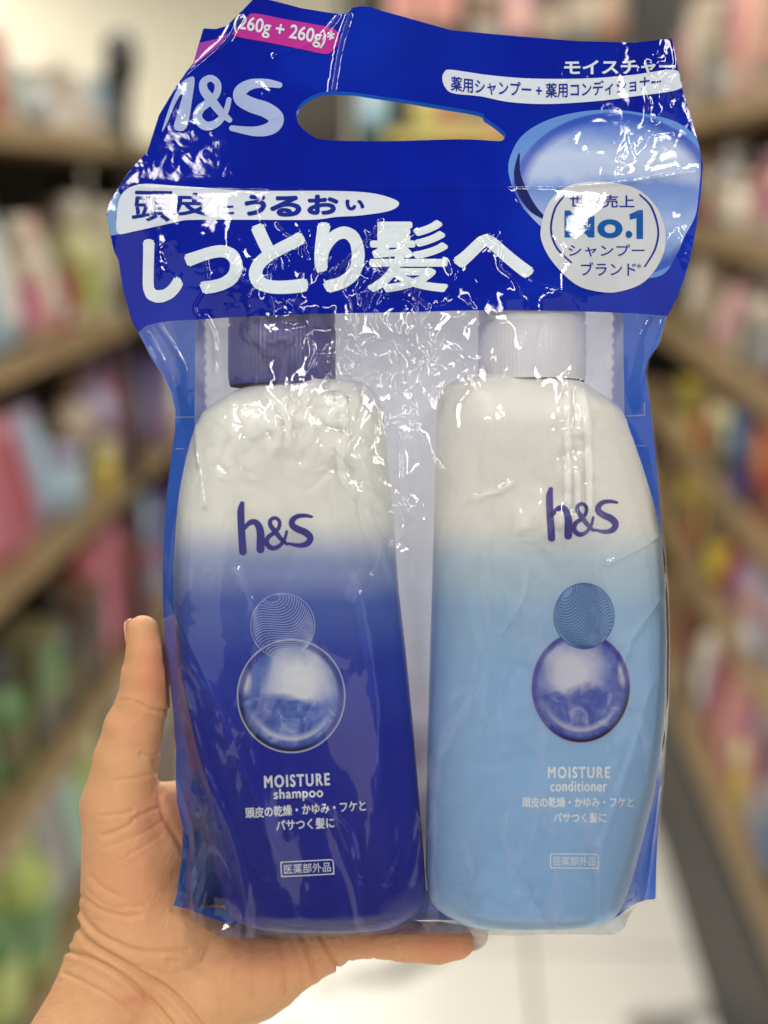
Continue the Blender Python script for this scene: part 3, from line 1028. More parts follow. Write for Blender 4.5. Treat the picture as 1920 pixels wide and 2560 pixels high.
def film_decal(name, v, f, lift, mat, maxlen=6.0, uv=None, clip=True):
    V, F = refine(v, f, maxlen)
    bx, by, t = to_plane(V[:, 0], V[:, 1], film_t)
    if clip:
        cc = np.column_stack([bx, by])[F].mean(axis=1)
        F = F[inpoly(cc, OUT)]
        u, inv = np.unique(F, return_inverse=True)
        F = inv.reshape(F.shape)
        V, bx, by, t = V[u], bx[u], by[u], t[u]
    W = P3(bx, by, t + lift + V[:, 2])
    U = None if uv is None else np.column_stack([(V[:, 0] - uv[0]) / uv[2], (uv[1] - V[:, 1]) / uv[3]])
    return mk(name, W, orient(W, F), mat, bag, BAG_BASE, S, normals=film_n(bx, by), uv=U)


_txt = {}


def text2d(s, weight=0.0, space=1.0):
    """glyph outlines as 2-D triangles, normalised to their own box (0..1, y down); also the aspect"""
    k = (s, weight, space)
    if k not in _txt:
        c = bpy.data.curves.new('t', 'FONT')
        c.body = s
        c.size = 1.0
        c.offset = weight
        c.space_character = space
        c.resolution_u = 6
        o = bpy.data.objects.new('t', c)
        COL.objects.link(o)
        dg = bpy.context.evaluated_depsgraph_get()
        me = bpy.data.meshes.new_from_object(o.evaluated_get(dg))
        v = np.array([(p.co.x, p.co.y) for p in me.vertices])
        f = [tuple(p.vertices) for p in me.polygons]
        bpy.data.objects.remove(o)
        bpy.data.curves.remove(c)
        bpy.data.meshes.remove(me)
        a, b = v.min(0), v.max(0)
        w = (v - a) / (b - a)
        w[:, 1] = 1 - w[:, 1]
        _txt[k] = (w, f, (b - a)[0] / (b - a)[1])
    return _txt[k]


def place_text(s, x0, x1, y0, y1, weight=0.0, rot=0.0, bend=None, shear=0.0, space=1.0):
    v, f, _ = text2d(s, weight, space)
    x = x0 + v[:, 0] * (x1 - x0)
    y = y0 + v[:, 1] * (y1 - y0)
    x = x + shear * ((y0 + y1) / 2 - y)
    cx, cy = (x0 + x1) / 2, (y0 + y1) / 2
    if rot:
        a = math.radians(rot)
        x, y = cx + (x - cx) * math.cos(a) - (y - cy) * math.sin(a), cy + (x - cx) * math.sin(a) + (y - cy) * math.cos(a)
    if bend:
        y = y + np.interp(x, [p[0] for p in bend], [p[1] for p in bend]) - cy
    return np.column_stack([x, y]), f


def bold(ch, x0, x1, y0, y1, r, rot=0.0, sh=0.0, n=8, space=1.0):
    """heavy glyph: the outline copied round a small circle; a third column lifts each copy a hair"""
    out = []
    for k in range(n):
        a = 2 * math.pi * k / n
        v, f = place_text(ch, x0 + r, x1 - r, y0 + r, y1 - r, 0.0, rot, None, sh, space)
        out.append((np.column_stack([v[:, 0] + r * math.cos(a), v[:, 1] + r * math.sin(a), np.full(len(v), 0.1 * k)]), f))
    return out


def joinvf(parts):
    V, F, n = [], [], 0
    for v, f in parts:
        V.append(v if v.shape[1] == 3 else np.column_stack([v, np.zeros(len(v))]))
        F += [tuple(i + n for i in t) for t in f]
        n += len(v)
    return np.vstack(V), F


def stroke(pts, widths, n=10):
    """a tapered brush stroke as a closed outline with round ends"""
    P = catmull([(p[0], p[1], w) for p, w in zip(pts, widths)], n)
    c, w = P[:, :2], P[:, 2] / 2
    t = np.gradient(c, axis=0)
    t /= np.linalg.norm(t, axis=1)[:, None] + 1e-9
    nn = np.column_stack([-t[:, 1], t[:, 0]])
    L, R = c + nn * w[:, None], c - nn * w[:, None]
    V = [tuple(p) for p in L] + [tuple(p) for p in R]
    m = len(c)
    F = [(i, i + 1, m + i + 1, m + i) for i in range(m - 1)]
    for e, sgn in ((0, -1), (m - 1, 1)):
        base = len(V)
        a0 = math.atan2(nn[e][1], nn[e][0])
        V.append(tuple(c[e]))
        ks = 8
        for k in range(ks + 1):
            a = a0 - sgn * math.pi * k / ks
            V.append((c[e][0] + w[e] * math.cos(a), c[e][1] + w[e] * math.sin(a)))
        F += [(base, base + 1 + k, base + 2 + k) for k in range(ks)]
    return np.array(V), F


# logo strokes in the pixels of a close look at the left bottle: box 610..1002 x 1150..1410
LOGO_H = [([(634, 1160), (627, 1200), (630, 1290), (638, 1408)], [22, 33, 34, 36]),
          ([(640, 1300), (662, 1268), (692, 1254), (718, 1272), (730, 1318), (729, 1396)], [12, 22, 27, 32, 37, 38])]
LOGO_A = [([(866, 1304), (856, 1340), (828, 1378), (790, 1390), (762, 1366), (768, 1336), (798, 1312), (824, 1286), (828, 1252), (806, 1234), (782, 1246),
            (782, 1272), (804, 1302), (838, 1344), (868, 1370)], [13, 15, 19, 23, 24, 22, 20, 18, 17, 17, 19, 22, 24, 21, 14])]
LOGO_S = [([(996, 1228), (962, 1222), (922, 1226), (896, 1246), (896, 1272), (924, 1292), (962, 1308), (988, 1334), (976, 1364), (934, 1376), (872, 1366)],
           [13, 18, 22, 27, 30, 32, 33, 32, 28, 21, 12])]


def logo_part(strokes, src, dst, shear=0.0, gain=1.1):
    out = []
    fx, fy = (dst[1] - dst[0]) / (src[1] - src[0]), (dst[3] - dst[2]) / (src[3] - src[2])
    for pts, w in strokes:
        q = [(dst[0] + (x - src[0]) * fx + shear * ((src[3] - y) * fy), dst[2] + (y - src[2]) * fy) for x, y in pts]
        out.append(stroke(q, [a * gain * (fx + fy) / 2 for a in w]))
    return out


def c1c(pts):      # crop at (200,0) of the header's left
    return [(200 + x * .4822, y * .4822) for x, y in pts]


def c2c(pts):      # crop at (960,0)
    return [(960 + x * .4822, y * .4822) for x, y in pts]


# bubble picture on the header (printed), then badge and words
def bubble_mat(name, deep, mid, pale, film, seed, flip=1.0):
    m = NT(name)
    uvn = m.n('ShaderNodeUVMap')
    sep = m.n('ShaderNodeSeparateXYZ')
    m.l(uvn.outputs[0], sep.inputs[0])
    u, v = m.math('MULTIPLY', sep.outputs[0], flip), sep.outputs[1]
    off = m.n('ShaderNodeVectorMath', operation='ADD')
    m.l(uvn.outputs[0], off.inputs[0])
    off.inputs[1].default_value = (seed, seed * 2.3, 0)
    nz = m.noise(off.outputs[0], 1.6, 5, 0.55, 0.5)
    r = m.math('SQRT', m.math('ADD', m.math('MULTIPLY', u, u), m.math('MULTIPLY', v, v)))
    # pale pool right of centre, towards the top
    du, dv = m.math('SUBTRACT', u, 0.16), m.math('SUBTRACT', v, 0.30)
    pool = m.math('SQRT', m.math('ADD', m.math('MULTIPLY', du, du), m.math('MULTIPLY', dv, dv)))
    pool = m.math('ADD', pool, m.math('MULTIPLY', m.math('SUBTRACT', nz, 0.5), 0.62))
    c = m.ramp(pool, [(0.26, pale), (0.50, tuple(a * .6 + b * .4 for a, b in zip(pale, mid))), (0.74, mid), (0.94, tuple(a * .5 + b * .5 for a, b in zip(mid, deep))), (1.0, deep)])
    bl_ = m.math('ADD', m.math('MULTIPLY', m.math('SINE', m.math('ADD', m.math('MULTIPLY', u, 2.6), 2.2)), 0.13), m.math('MULTIPLY', m.math('SUBTRACT', nz, 0.5), 0.55))
    below = m.ramp(m.math('ADD', m.math('SUBTRACT', m.math('SUBTRACT', bl_, 0.06), v), 0.5), [(0.44, 0.0), (0.60, 1.0)])
    n2 = m.noise(off.outputs[0], 2.6, 5, 0.6, 1.2)
    liq = m.ramp(n2, [(0.36, tuple(a * .45 + b * .55 for a, b in zip(mid, deep))), (0.52, mid), (0.68, tuple(a * .4 + b * .6 for a, b in zip(pale, mid)))])
    c = m.mix(below, c, liq)
    # pale sliver at the left
    du, dv = m.math('ADD', u, 0.86), m.math('SUBTRACT', v, 0.28)
    sl = m.math('SQRT', m.math('ADD', m.math('MULTIPLY', du, m.math('MULTIPLY', du, 5.0)), m.math('MULTIPLY', dv, dv)))
    c = m.mix(m.ramp(sl, [(0.16, 0.85), (0.34, 0.0)]), c, pale)
    # lit rim inside the bottom edge and a dark crescent under it
    w = m.math('SUBTRACT', r, m.math('MULTIPLY', v, 0.06))
    rim = m.ramp(w, [(0.70, 0.0), (0.80, 0.75), (0.86, 0.0)])
    low = m.ramp(v, [(0.0, 1.0), (0.55, 0.0)])
    low2 = m.math('LESS_THAN', v, 0.1)
    neg = m.math('MULTIPLY', v, -1.0)
    lowm = m.ramp(neg, [(0.2, 0.0), (0.7, 1.0)])
    c = m.mix(m.math('MULTIPLY', rim, lowm), c, pale)
    edge = m.ramp(r, [(0.84, 0.0), (0.90, 1.0)])
    c = m.mix(m.math('MULTIPLY', edge, 0.8), c, deep)
    cres = m.ramp(r, [(0.90, 0.0), (0.93, 1.0), (0.965, 1.0), (0.98, 0.0)])
    diag = m.math('ADD', m.math('MULTIPLY', v, -0.8), m.math('MULTIPLY', u, -0.45))
    c = m.mix(m.math('MULTIPLY', cres, m.ramp(diag, [(0.35, 0.0), (0.6, 0.95)])), c, lin(18, 18, 34))
    c = m.mix(m.ramp(r, [(0.965, 0.0), (0.98, 0.9)]), c, tuple(a * .6 + b * .4 for a, b in zip(pale, mid)))
    # specks
    sp = m.n('ShaderNodeTexVoronoi', feature='F1')
    sp.inputs['Scale'].default_value = 11
    m.l(off.outputs[0], sp.inputs['Vector'])
    spm = m.math('LESS_THAN', sp.outputs['Distance'], m.math('MULTIPLY', m.ramp(m.noise(off.outputs[0], 3.1, 2), [(0.45, 0.0), (0.7, 1.0)]), 0.14))
    c = m.mix(m.math('MULTIPLY', spm, 0.55), c, deep)
    if film:
        p = m.principled(c, 0.3, film_bump(m), Coat_Weight=1.0, Coat_Roughness=0.045, Coat_IOR=1.46, Specular_IOR_Level=0.0)
    else:
        p = m.principled(c, 0.32)
    return m.m


def ellipse(cx, cy, rx, ry, n=72, a0=0, a1=360):
    a = np.radians(np.linspace(a0, a1, n, endpoint=(a1 - a0) < 360))
    return np.column_stack([cx + rx * np.cos(a), cy + ry * np.sin(a)])


def ellipse_vf(cx, cy, rx, ry, n=72):
    e = ellipse(cx, cy, rx, ry, n)
    V = np.vstack([[[cx, cy]], e])
    return V, [(0, 1 + i, 1 + (i + 1) % n) for i in range(n)]


BUB = catmull([(1271, 430), (1280, 380), (1310, 335), (1370, 300), (1450, 280), (1540, 275), (1640, 290), (1700, 310), (1740, 345), (1752, 400), (1748, 470),
               (1738, 540), (1712, 590), (1690, 640), (1650, 690), (1560, 690), (1440, 640), (1345, 560), (1295, 500)], 6, True)
BUBM = None


def header_bubble_mat():
    m = NT('header_bubble_print')
    uvn = m.n('ShaderNodeUVMap')
    sep = m.n('ShaderNodeSeparateXYZ')
    m.l(uvn.outputs[0], sep.inputs[0])
    u, v = sep.outputs[0], sep.outputs[1]
    nz = m.noise(uvn.outputs[0], 2.2, 5, 0.55, 0.4)
    nn = m.math('MULTIPLY', m.math('SUBTRACT', nz, 0.5), 0.35)
    h = m.math('ADD', v, nn)
    c = m.ramp(m.math('ADD', m.math('MULTIPLY', h, 0.5), 0.5),
               [(0.10, lin(96, 124, 186)), (0.34, lin(150, 172, 214)), (0.46, lin(120, 146, 204)), (0.55, lin(104, 132, 196)), (0.63, lin(168, 184, 216)),
                (0.74, lin(176, 192, 222)), (0.86, lin(110, 138, 204)), (0.95, lin(66, 98, 190))])
    r = m.math('SQRT', m.math('ADD', m.math('MULTIPLY', u, u), m.math('MULTIPLY', v, v)))
    c = m.mix(m.ramp(r, [(0.80, 0.0), (0.90, 0.85)]), c, lin(44, 74, 176))
    c = m.mix(m.ramp(r, [(0.945, 0.0), (0.965, 0.7)]), c, lin(104, 150, 214))
    sp = m.n('ShaderNodeTexVoronoi', feature='F1')
    sp.inputs['Scale'].default_value = 20
    m.l(uvn.outputs[0], sp.inputs['Vector'])
    spm = m.math('LESS_THAN', sp.outputs['Distance'], m.math('MULTIPLY', m.ramp(m.noise(uvn.outputs[0], 3, 2), [(0.45, 0.0), (0.7, 1.0)]), 0.12))
    c = m.mix(m.math('MULTIPLY', spm, 0.5), c, lin(60, 84, 150))
    m.principled(c, 0.3, film_bump(m), Coat_Weight=1.0, Coat_Roughness=0.045, Coat_IOR=1.46, Specular_IOR_Level=0.0)
    return m.m


def fan(poly):
    p = resample(poly, 6)
    c = p.mean(axis=0)
    return np.vstack([[c], p]), [(0, 1 + i, 1 + (i + 1) % len(p)) for i in range(len(p))]


film_decal('bubble_picture', *fan(BUB), 1.5, header_bubble_mat(), uv=(1535, 490, 268, 218))
# dark curl at the bubble's left
film_decal('bubble_rim', *stroke(c2c([(700, 800), (690, 900), (720, 1000), (770, 1080), (830, 1130)]), [4, 16, 24, 20, 8]), 2.2, print_mat('bubble_rim_print', lin(30, 34, 96)))
film_decal('weight_label', *fan(catmull(c1c([(900, 70), (1050, 98), (1200, 124), (1305, 146), (1338, 175), (1336, 225), (1305, 270), (1262, 280), (1130, 252), (980, 222),
                                                    (800, 186), (812, 150), (860, 100)]), 5, True)), 1.6, PINK_P)
film_decal('weight_label', *mesh2d_poly(c1c([(622, 222), (700, 205), (770, 172), (740, 220), (680, 270), (582, 345)])), 0.9, print_mat('pink_fold_print', lin(150, 62, 160)))
film_decal('weight_lettering', *place_text('(260g + 260g)*', 583, 836, 56, 104, 0.018, 10.5), 2.6, WHITE_P, 5)
# h&s on the header: the h bends round the fold
film_decal('header_logo', *joinvf([mesh2d_poly(catmull(c1c([(425, 684), (446, 610), (474, 530), (506, 462), (540, 418), (592, 401), (584, 500), (552, 664), (488, 668), (506, 590),
                                                              (528, 512), (532, 488), (512, 506), (480, 570), (452, 640)]), 4, True))]
                                   + logo_part(LOGO_A, (750, 872, 1226, 1400), (486, 577, 190, 323), 0, 1.3)
                                   + logo_part(LOGO_S, (868, 1002, 1214, 1384), (576, 704, 202, 335), 0, 1.35)), 1.6, PALE_P, 6)
film_decal('slogan_ribbon', *fan(catmull(c1c([(205, 1215), (190, 1130), (215, 1010), (310, 956), (500, 964), (800, 985), (1000, 990), (1300, 990), (1500, 1000), (1620, 1030), (1655, 1060),
                                                   (1600, 1095), (1450, 1118), (1330, 1125), (1200, 1140), (900, 1140), (600, 1140), (450, 1150), (330, 1172)]), 5, True)), 1.6, WHITE_P)
film_decal('slogan_ribbon', *mesh2d_poly(c1c([(150, 1060), (200, 995), (212, 1008), (186, 1130), (203, 1214), (160, 1222), (140, 1130)])), 0.9, print_mat('ribbon_side_print', lin(116, 150, 200)))


def gb(ch, x0, x1, y0, y1, w, rot=0, sh=0):
    return place_text(ch, 200 + x0 * .4822, 200 + x1 * .4822, y0 * .4822, y1 * .4822, w, rot, None, sh)


def gbb(ch, x0, x1, y0, y1, r, rot=0, sh=0):
    return bold(ch, 200 + x0 * .4822, 200 + x1 * .4822, y0 * .4822, y1 * .4822, r, rot, sh, 6)


film_decal('slogan_lettering', *joinvf(gbb('頭', 275, 475, 990, 1148, 1.5, 1, .1) + gbb('皮', 478, 690, 1000, 1120, 1.9, 1, .1) + gbb('に', 702, 800, 1062, 1114, 1.6) + gbb('う', 850, 966, 1010, 1120, 3.2, 0, .2)
                                       + gbb('る', 985, 1150, 1015, 1125, 3.2, 0, .1) + gbb('お', 1178, 1342, 1010, 1115, 3) + gbb('い', 1376, 1475, 1035, 1092, 2.6)), 2.6, NAVY_P, 5)
HP = [('し', 357, 458, 598, 757, 8.5), ('っ', 460, 607, 613, 735, 8), ('と', 622, 770, 558, 735, 8.5), ('り', 786, 912, 556, 732, 8.5), ('髪', 918, 1121, 550, 731, 4.2), ('へ', 1132, 1335, 586, 696, 8)]
hl = []
for c, a, b, d, e, w in HP:
    hl += bold(c, a, b, d, e, w)
film_decal('headline_lettering', *joinvf(hl), 1.6, print_mat('headline_white_print', lin(208, 218, 224), dark=lin(186, 198, 214)), 5)
film_decal('variant_lettering', *place_text('モイスチャー', 1410, 1688, 150, 188, .03, -0.6), 2.6, WHITE_P, 5)
film_decal('product_strip', *fan(catmull(c2c([(302, 410), (312, 375), (345, 362), (500, 385), (700, 405), (900, 410), (1100, 405), (1300, 388), (1512, 364), (1540, 458), (1300, 500), (1100, 525),
                                                   (850, 540), (650, 530), (500, 500), (360, 485), (318, 455)]), 5, True)), 1.6, WHITE_P)
film_decal('product_lettering', *place_text('薬用シャンプー + 薬用コンディショナー', 1127, 1652, 190, 228, .016, 0,
                                                 [(1120, 208), (1200, 217), (1290, 223), (1360, 227), (1440, 225), (1540, 218), (1600, 210), (1660, 203)]), 2.6, NAVY_P, 5)
film_decal('award_badge', *fan(catmull([(1352, 570), (1370, 510), (1410, 470), (1470, 455), (1540, 458), (1600, 478), (1645, 525), (1664, 590), (1652, 650), (1610, 705), (1550, 729), (1500, 730),
                                          (1440, 712), (1385, 660), (1356, 610)], 6, True)), 2.6, BADGE_P)


def g2(ch, x0, x1, y0, y1, w, rot=0):
    return place_text(ch, 960 + x0 * .4822, 960 + x1 * .4822, y0 * .4822, y1 * .4822, w, rot)


film_decal('badge_lettering', *joinvf([g2('世界売上', 963, 1298, 1012, 1078, .012, .5), g2('シャンプー', 955, 1350, 1268, 1332, .008), g2('ブランド', 1020, 1306, 1360, 1430, .008),
                                       g2('*', 1310, 1332, 1368, 1392, .005)]), 3.4, NAVY_P, 5)
film_decal('badge_lettering', *joinvf([g2('N', 935, 1090, 1092, 1232, .03), g2('o', 1105, 1236, 1138, 1236, .03), mesh2d_poly(c2c([(1252, 1208), (1264, 1196), (1280, 1202), (1288, 1216), (1280, 1232), (1264, 1236), (1252, 1226)])),
                                       mesh2d_poly(c2c([(1342, 1090), (1342, 1240), (1308, 1240), (1308, 1132), (1274, 1140), (1272, 1112), (1318, 1090)]))]), 3.4, MID_P, 5)
film_decal('badge_arc', *stroke(c2c([(930, 1020), (885, 1085), (865, 1190), (895, 1285), (970, 1362)]), [4, 5, 5, 5, 4]), 3.4, NAVY_P, 6)
film_decal('badge_arc', *stroke(c2c([(1325, 1010), (1385, 1075), (1420, 1190), (1405, 1290), (1352, 1382)]), [4, 5, 5, 5, 4]), 3.4, NAVY_P, 6)
# white panel and register marks on the rear sheet
rt = lambda x, y: -grid_sample(RT, x, y) + 1.5


def rear_decal(name, v, f, lift, mat, maxlen=14):
    V, F = refine(v, f, maxlen)
    tt = lambda x, y: -(grid_sample(RT, x, y) - lift)
    bx, by, t = to_plane(V[:, 0], V[:, 1], tt)
    cc = np.column_stack([bx, by])[F].mean(axis=1)
    F = F[inpoly(cc, OUT)]
    u, inv = np.unique(F, return_inverse=True)
    W = P3(bx[u], by[u], t[u])
    return mk(name, W, orient(W, inv.reshape(F.shape)), mat, bag, BAG_BASE, S)


WPANEL = NT('white_backing_print')
wc = WPANEL.mix(WPANEL.noise(WPANEL.coord(), 30, 3), lin(226, 228, 238), lin(212, 216, 230))
thin(WPANEL, WPANEL.principled(wc, 0.4, None, Specular_IOR_Level=0.2), wc, 0.36)
rear_decal('backing_panel', *mesh2d_poly(PANEL), 1.5, WPANEL.m)
rear_decal('register_mark', *joinvf([stroke([(432, 1043), (500, 1043)], [3, 3], 4), stroke([(440, 1122), (458, 1122)], [3, 3], 4), stroke([(1563, 1040), (1611, 1038)], [3, 3], 4),
                                     stroke([(1611, 1038), (1611, 1010)], [3, 3], 4), stroke([(1590, 1114), (1613, 1114)], [3, 3], 4)]), 1.5, plain('register_white', lin(170, 190, 220)))
del rt

# =================================================================== BOTTLES


def ybox(y):
    return (1280 - y)


def bottle_mat(name, stops, y_top, y_bot):
    """print fades along the bottle's own height"""
    m = NT(name)
    co = m.coord()
    sep = m.n('ShaderNodeSeparateXYZ')
    m.l(co, sep.inputs[0])
    hgt = (y_bot - y_top) * S
    z = m.math('SUBTRACT', 1.0, m.math('DIVIDE', sep.outputs[2], hgt))
    z = m.math('ADD', z, m.math('MULTIPLY', m.math('SUBTRACT', m.noise(co, 25, 3), 0.5), 0.012))
    c = m.ramp(z, [((y - y_top) / (y_bot - y_top), lin(*col)) for y, col in stops], 'B_SPLINE' if False else 'EASE')
    m.principled(c, 0.33, m.bump(m.noise(co, 900, 2), 0.03, 0.0003), Coat_Weight=0.1, Coat_Roughness=0.25, Specular_IOR_Level=0.3)
    return m.m


def bottle(name, label, B, mat, cap, capmat, ribs):
    y1 = B['y'][-1]
    base = np.array([(B['L'][-1] + B['R'][-1]) / 2 - 960, 0, 1280 - y1])
    root = held(name, base, label, 'bottle')
    n = 96
    V, F = [], []
    a = np.linspace(0, 2 * np.pi, n, endpoint=False)
    ca, sa = np.cos(a), np.sin(a)
    for y, L, R, h in zip(B['y'], B['L'], B['R'], B['hh']):
        e = 2 / NEXP
        x = (L + R) / 2 + (R - L) / 2 * np.sign(ca) * np.abs(ca) ** e
        d = h * np.sign(sa) * np.abs(sa) ** e
        V.append(np.column_stack([x - 960, d, np.full(n, 1280 - y)]))
    m = len(V)
    # close both ends with shrinking rings
    for ring, dz in ((V[0], 3.0), (V[-1], -2.0)):
        c = ring.mean(axis=0)
    V = np.vstack(V)
    for i in range(m - 1):
        for k in range(n):
            F.append((i * n + k, i * n + (k + 1) % n, (i + 1) * n + (k + 1) % n, (i + 1) * n + k))
    F.append(tuple(range(n)))
    F.append(tuple((m - 1) * n + k for k in range(n - 1, -1, -1)))
    ob = mk('body', V, F, mat, root, base, S)
    # cap
    cx, r, yt, yb = cap
    prof = [(r * .90, yt - 26), (r * .97, yt - 23), (r * .985, yt - 8), (r * .985, yt + 20), (r * .965, yt + 24), (r * .965, yt + 30), (r, yt + 34), (r, yb - 10), (r * .97, yb + 14)]
    nn = 240
    CV, CF = [], []
    for j, (rr, y) in enumerate(prof):
        for k in range(nn):
            q = 2 * math.pi * k / nn
            rib = ribs * (0.5 + 0.5 * math.cos(q * 80)) if j >= 6 else 0
            CV.append((cx - 960 + (rr - rib) * math.cos(q), (rr - rib) * math.sin(q), 1280 - y))
    for j in range(len(prof) - 1):
        for k in range(nn):
            CF.append((j * nn + k, j * nn + (k + 1) % nn, (j + 1) * nn + (k + 1) % nn, (j + 1) * nn + k))
    CF.append(tuple(range(nn)))
    mk('cap', CV, CF, capmat, root, base, S)
    return root, base


MB_L = bottle_mat('white_to_navy_print', [(956, (247, 247, 239)), (1290, (246, 246, 238)), (1420, (150, 164, 208)), (1510, (80, 106, 190)), (1660, (34, 60, 176)), (1850, (16, 30, 160)), (2300, (12, 18, 142))], 956, 2300)
MB_R = bottle_mat('white_to_sky_print', [(942, (248, 246, 237)), (1290, (247, 244, 236)), (1430, (190, 212, 224)), (1530, (166, 200, 228)), (1700, (162, 200, 236)), (2294, (156, 194, 232))], 942, 2294)
CAP_N = plain('navy_cap_plastic', lin(60, 58, 140), 0.35, 0.05)
CAP_W = plain('white_cap_plastic', lin(242, 242, 244), 0.4, 0.05)
bl, bl_base = bottle('shampoo_bottle', 'white to dark blue shampoo bottle with ribbed navy cap inside the bag', BL, MB_L, CAPS[0], CAP_N, 3.0)
br, br_base = bottle('conditioner_bottle', 'white to pale blue conditioner bottle with white cap inside the bag', BR, MB_R, CAPS[1], CAP_W, 1.4)


def bottle_decal(name, which, v, f, lift, mat, maxlen=8, uv=None):
    root, base, B = (bl, bl_base, BL) if which == 'L' else (br, br_base, BR)
    V, F = refine(v, f, maxlen)
    bx, by, t = to_plane(V[:, 0], V[:, 1], lambda x, y: bottle_t(B, x, y))
    W = P3(bx, by, t + lift + V[:, 2])
    e = 2.0
    nx = (bottle_t(B, bx + e, by) - bottle_t(B, bx - e, by)) / (2 * e)
    ny = (bottle_t(B, bx, by + e) - bottle_t(B, bx, by - e)) / (2 * e)
    n = np.column_stack([nx * -1, -np.ones_like(nx), ny])
    n /= np.linalg.norm(n, axis=1)[:, None]
    U = None if uv is None else np.column_stack([(V[:, 0] - uv[0]) / uv[2], (uv[1] - V[:, 1]) / uv[3]])
    return mk(name, W, orient(W, F), mat, root, base, S, normals=n, uv=U)


INK = plain('indigo_ink', lin(54, 46, 146), 0.35, 0.04)
INK_W = plain('white_ink', lin(248, 250, 252), 0.35, 0.04)
INK_LW = plain('pale_line_ink', lin(196, 210, 244), 0.35, 0.04)
INK_LB = plain('blue_line_ink', lin(48, 92, 158), 0.35, 0.04)
for w, dst in (('L', (594, 782, 1254, 1380)), ('R', (1366, 1545, 1218, 1346))):
    src = (610, 1002, 1150, 1410)
    parts = logo_part(LOGO_H, src, dst) + logo_part(LOGO_A, src, dst) + logo_part(LOGO_S, src, dst)
    bottle_decal('brand_lettering', w, *joinvf(parts), 1.2, INK)


def globe_lines(cx, cy, rx, ry, flip, lw):
    out = [stroke([tuple(p) for p in ellipse(cx, cy, rx - 1, ry - 1, 40, 0, 360)] + [(cx + rx - 1, cy)], [lw] * 41, 2)]
    for k in range(24):
        a = -0.92 + 1.86 * k / 23
        pts = []
        for j in range(26):
            q = -1 + 2 * j / 25
            v = a + 0.34 * math.sin(q * 2.6 + 0.5) * (1 - abs(a) * .3) - 0.18 * q
            u = q * math.sqrt(max(0, 1 - min(1, v * v)))
            if u * u + v * v <= 0.985:
                # turn the family a little
                th = -0.5 * flip
                x, y = u * math.cos(th) - v * math.sin(th), u * math.sin(th) + v * math.cos(th)
                pts.append((cx + flip * x * rx, cy + y * ry))
        if len(pts) > 4:
            out.append(stroke(pts, [lw] * len(pts), 2))
    return joinvf(out)


# bubbles
bottle_decal('bubble_picture', 'L', *ellipse_vf(728, 1740, 136, 143), 0.8, bubble_mat('bubble_print_left', lin(34, 46, 152), lin(98, 126, 202), lin(234, 236, 242), False, 3.1), 9, uv=(728, 1740, 136, 143))
bottle_decal('bubble_picture', 'R', *ellipse_vf(1452, 1718, 126, 142), 0.8, bubble_mat('bubble_print_right', lin(38, 46, 152), lin(96, 114, 192), lin(222, 222, 236), False, 7.7, -1.0), 9, uv=(1452, 1718, 126, 142))
# contour-line globes above
bottle_decal('contour_globe', 'L', *globe_lines(707, 1564, 81, 82, 1, 1.5), 1.5, INK_LW, 10)
gt = NT('globe_tint')
gt.principled(gt.mix(gt.noise(gt.coord(), 60, 3), lin(138, 178, 216), lin(112, 154, 206)), .35)
bottle_decal('contour_globe_ground', 'R', *ellipse_vf(1460, 1540, 76, 83, 48), 1.2, gt.m, 10)
bottle_decal('contour_globe', 'R', *globe_lines(1460, 1540, 76, 83, -1, 2.0), 1.9, INK_LB, 10)

# words on the bottles
bottle_decal('variant_lettering', 'L', *joinvf(bold('MOISTURE', 660, 825, 1935, 1967, 1.3, -2.5, 0, 5, 1.25) + bold('shampoo', 684, 808, 1970, 2003, 1.0, -2.5, 0, 4, 1.1)), 1.2, INK_W)
bottle_decal('benefit_lettering', 'L', *joinvf(bold('頭皮の乾燥・かゆみ・フケと', 613, 915, 2009, 2037, .8, -3.6, 0, 4) + bold('パサつく髪に', 690, 836, 2046, 2074, .8, -3.0, 0, 4)), 1.2, INK_W)


def boxed(x0, x1, y0, y1, rot, s):
    cx, cy = (x0 + x1) / 2, (y0 + y1) / 2
    r = 7
    pts = []
    for (ax, ay, a0) in ((x1 - r, y0 + r, -90), (x1 - r, y1 - r, 0), (x0 + r, y1 - r, 90), (x0 + r, y0 + r, 180)):
        for k in range(5):
            a = math.radians(a0 + 90 * k / 4)
            pts.append((ax + r * math.cos(a), ay + r * math.sin(a)))
    pts.append(pts[0])
    c, sn = math.cos(math.radians(rot)), math.sin(math.radians(rot))
    pts = [(cx + (x - cx) * c - (y - cy) * sn, cy + (x - cx) * sn + (y - cy) * c) for x, y in pts]
    return joinvf([stroke(pts, [2.6] * len(pts), 2), place_text(s, x0 + 7, x1 - 7, y0 + 6, y1 - 6, .004, rot)])


bottle_decal('category_mark', 'L', *boxed(703, 834, 2152, 2188, -3, '医薬部外品'), 1.2, INK_W)
bottle_decal('variant_lettering', 'R', *joinvf(bold('MOISTURE', 1369, 1525, 1916, 1946, 1.3, 0, 0, 5, 1.25) + bold('conditioner', 1375, 1518, 1951, 1979, 1.0, 0, 0, 4, 1.1)), 1.2, INK_W)
bottle_decal('benefit_lettering', 'R', *joinvf(bold('頭皮の乾燥・かゆみ・フケと', 1305, 1584, 1992, 2019, .8, 0, 0, 4) + bold('パサつく髪に', 1383, 1516, 2031, 2057, .8, 0, 0, 4)), 1.2, INK_W)
bottle_decal('category_mark', 'R', *boxed(1376, 1496, 2135, 2170, 0.5, '医薬部外品'), 1.2, INK_W)

# =================================================================== THE HAND


def HP3(px, py, d):
    k = 1 + d / FPX
    return np.array([(px - 960) * k, d, (1280 - py) * k])


